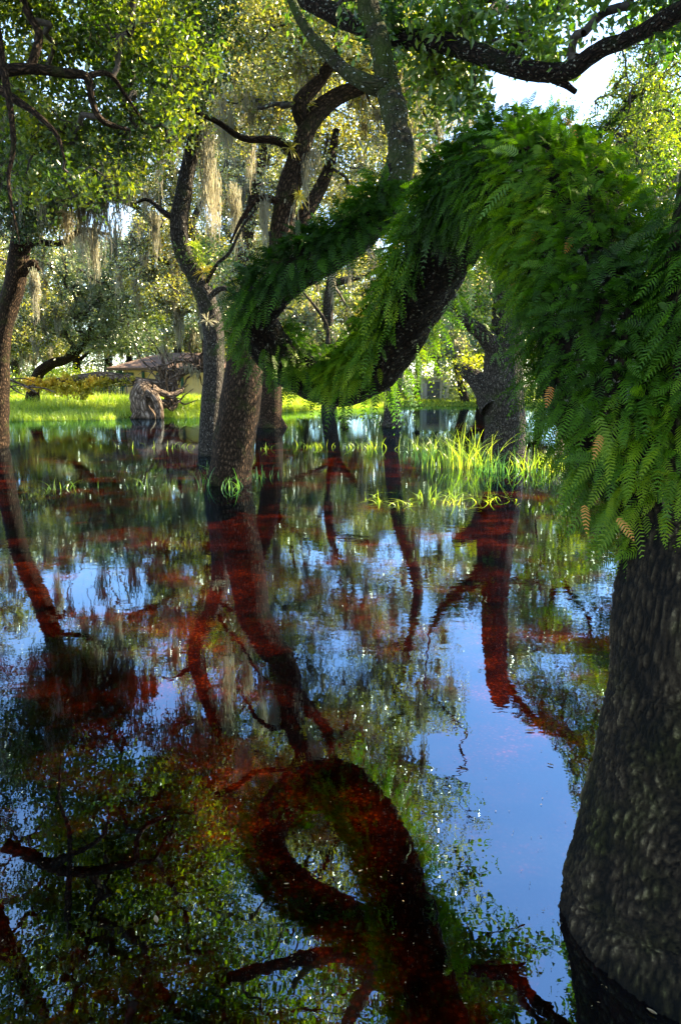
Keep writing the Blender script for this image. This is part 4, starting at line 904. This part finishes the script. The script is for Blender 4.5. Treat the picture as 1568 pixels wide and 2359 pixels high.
# floating leaves and specks
M['floatleaf'] = leaf_mat('floating_leaf', [(.10, .05, .02), (.22, .13, .05), (.40, .28, .14)], .1, .1, .4)
def wpt(x, y): a = math.atan((1179.5 - y) / FP) - PIT; Y = 1.6 / math.tan(-a); return at(x, y, Y) * [1, 1, 0] + np.array([0, 0, .004])
for (x, y, L_, lab) in [(360, 2122, .07, 'pale floating leaf at the lower left'), (430, 2040, .05, 'narrow leaf floating in the dark lower left water'), (1220, 1685, .09, 'dark leaf floating high in the blue sky reflection'), (1267, 1764, .05, 'small dark leaf floating in the blue sky reflection'),
                        (1500, 2335, .05, 'orange leaf floating at the foot of the huge fern trunk'), (830, 2010, .03, 'light leaf floating below the reflected loop'), (780, 1250, .10, 'leaf floating between the reflected trunks'), (660, 2040, .03, 'tiny white leaf floating left of the reflected loop')]:
    p = wpt(x, y); a = rng.uniform(0, 3); L_ = L_ * .5; d = np.array([math.cos(a), math.sin(a), 0]); s_ = np.array([-math.sin(a), math.cos(a), 0])
    t = np.linspace(0, 1, 7); wd = np.sin(np.pi * np.clip(t, .03, .97)) * .2
    V = np.concatenate([np.stack([(q - .5) * L_ * d + s_ * w_ * L_ + np.array([0, 0, .006 * (q - .5) ** 2 + .003]), (q - .5) * L_ * d + np.array([0, 0, .001]), (q - .5) * L_ * d - s_ * w_ * L_ + np.array([0, 0, .006 * (q - .5) ** 2 + .003])]) for q, w_ in zip(t, wd)])
    F = []
    for k in range(6): F += [[3 * k, 3 * k + 1, 3 * k + 4, 3 * k + 3], [3 * k + 1, 3 * k + 2, 3 * k + 5, 3 * k + 4]]
    o = link('floating_leaf', fastmesh('floating_leaf', V, np.array(F), True), M['floatleaf']); o.location = [float(q) for q in p]
    tag(o, lab, 'leaf', 'single leaves floating on the pond')
n = 420
px_ = rng.uniform(0, 1400, n); py_ = 1180 + 1150 * rng.random(n) ** .8
c = np.array([wpt(a, b) for a, b in zip(px_, py_)]); aa = rng.uniform(0, 6.28, n); s = rng.uniform(.002, .006, n)
d = np.stack([np.cos(aa), np.sin(aa), np.zeros(n)], 1); wv = np.stack([-np.sin(aa), np.cos(aa), np.zeros(n)], 1)
V, F = quads_from(c, d * s[:, None] * 1.6, wv * (s * .35)[:, None], np.zeros((n, 3)))
tag(link('floating_specks', fastmesh('floating_specks', V, F), M['floatleaf']), 'tiny pale specks of debris drifting on the dark water', 'debris', kind='stuff')

# ================================================================== LIGHT
EL, AZ = R(42), R(68)      # sun to the front right
sd = Vector((math.sin(AZ) * math.cos(EL), math.cos(AZ) * math.cos(EL), math.sin(EL)))
sun = bpy.data.lights.new('sun', 'SUN'); sun.energy = 5.0; sun.angle = R(.53); sun.color = (1, .88, .63)
so = bpy.data.objects.new('sun', sun); C.objects.link(so); so.rotation_euler = (-sd).to_track_quat('-Z', 'Y').to_euler()
w = bpy.data.worlds.new('World'); sc.world = w; w.use_nodes = True; nt = w.node_tree; L = nt.links.new
bg = nt.nodes['Background']; sky = nt.nodes.new('ShaderNodeTexSky'); sky.sky_type = 'NISHITA'; sky.sun_disc = False
sky.sun_elevation = EL; sky.sun_rotation = AZ; sky.air_density = 1.0; sky.dust_density = .2; sky.ozone_density = 2.0
tc = nt.nodes.new('ShaderNodeTexCoord'); mp = nt.nodes.new('ShaderNodeMapping'); mp.inputs['Scale'].default_value = (1, 1, 3.5); L(tc.outputs['Generated'], mp.inputs[0])
nz = N(nt, 'ShaderNodeTexNoise', i_Scale=1.6, i_Detail=6.0, i_Roughness=.55); L(mp.outputs[0], nz.inputs['Vector'])
cr = ramp(nt, [(.47, (0, 0, 0)), (.72, (1, 1, 1))]); L(nz.outputs['Fac'], cr.inputs[0])
mm = N(nt, 'ShaderNodeMath', operation='MULTIPLY'); mm.inputs[1].default_value = .12; L(cr.outputs[0], mm.inputs[0])
mx = N(nt, 'ShaderNodeMix', data_type='RGBA'); L(mm.outputs[0], mx.inputs[0]); L(sky.outputs[0], mx.inputs[6]); mx.inputs[7].default_value = (7, 7.4, 8, 1)
L(mx.outputs[2], bg.inputs[0]); bg.inputs[1].default_value = .095
sc.view_settings.view_transform = 'Standard'; sc.view_settings.look = 'None'; sc.view_settings.exposure = 2.95; sc.view_settings.gamma = 1
cy = sc.cycles
cy.max_bounces = 7; cy.diffuse_bounces = 3; cy.glossy_bounces = 3; cy.transmission_bounces = 3; cy.transparent_max_bounces = 6
cy.caustics_reflective = False; cy.caustics_refractive = False
cy.use_adaptive_sampling = True; cy.adaptive_threshold = .02
cy.use_denoising = True
print('VERTS', sum(len(o.data.vertices) for o in sc.objects if o.type == 'MESH'))
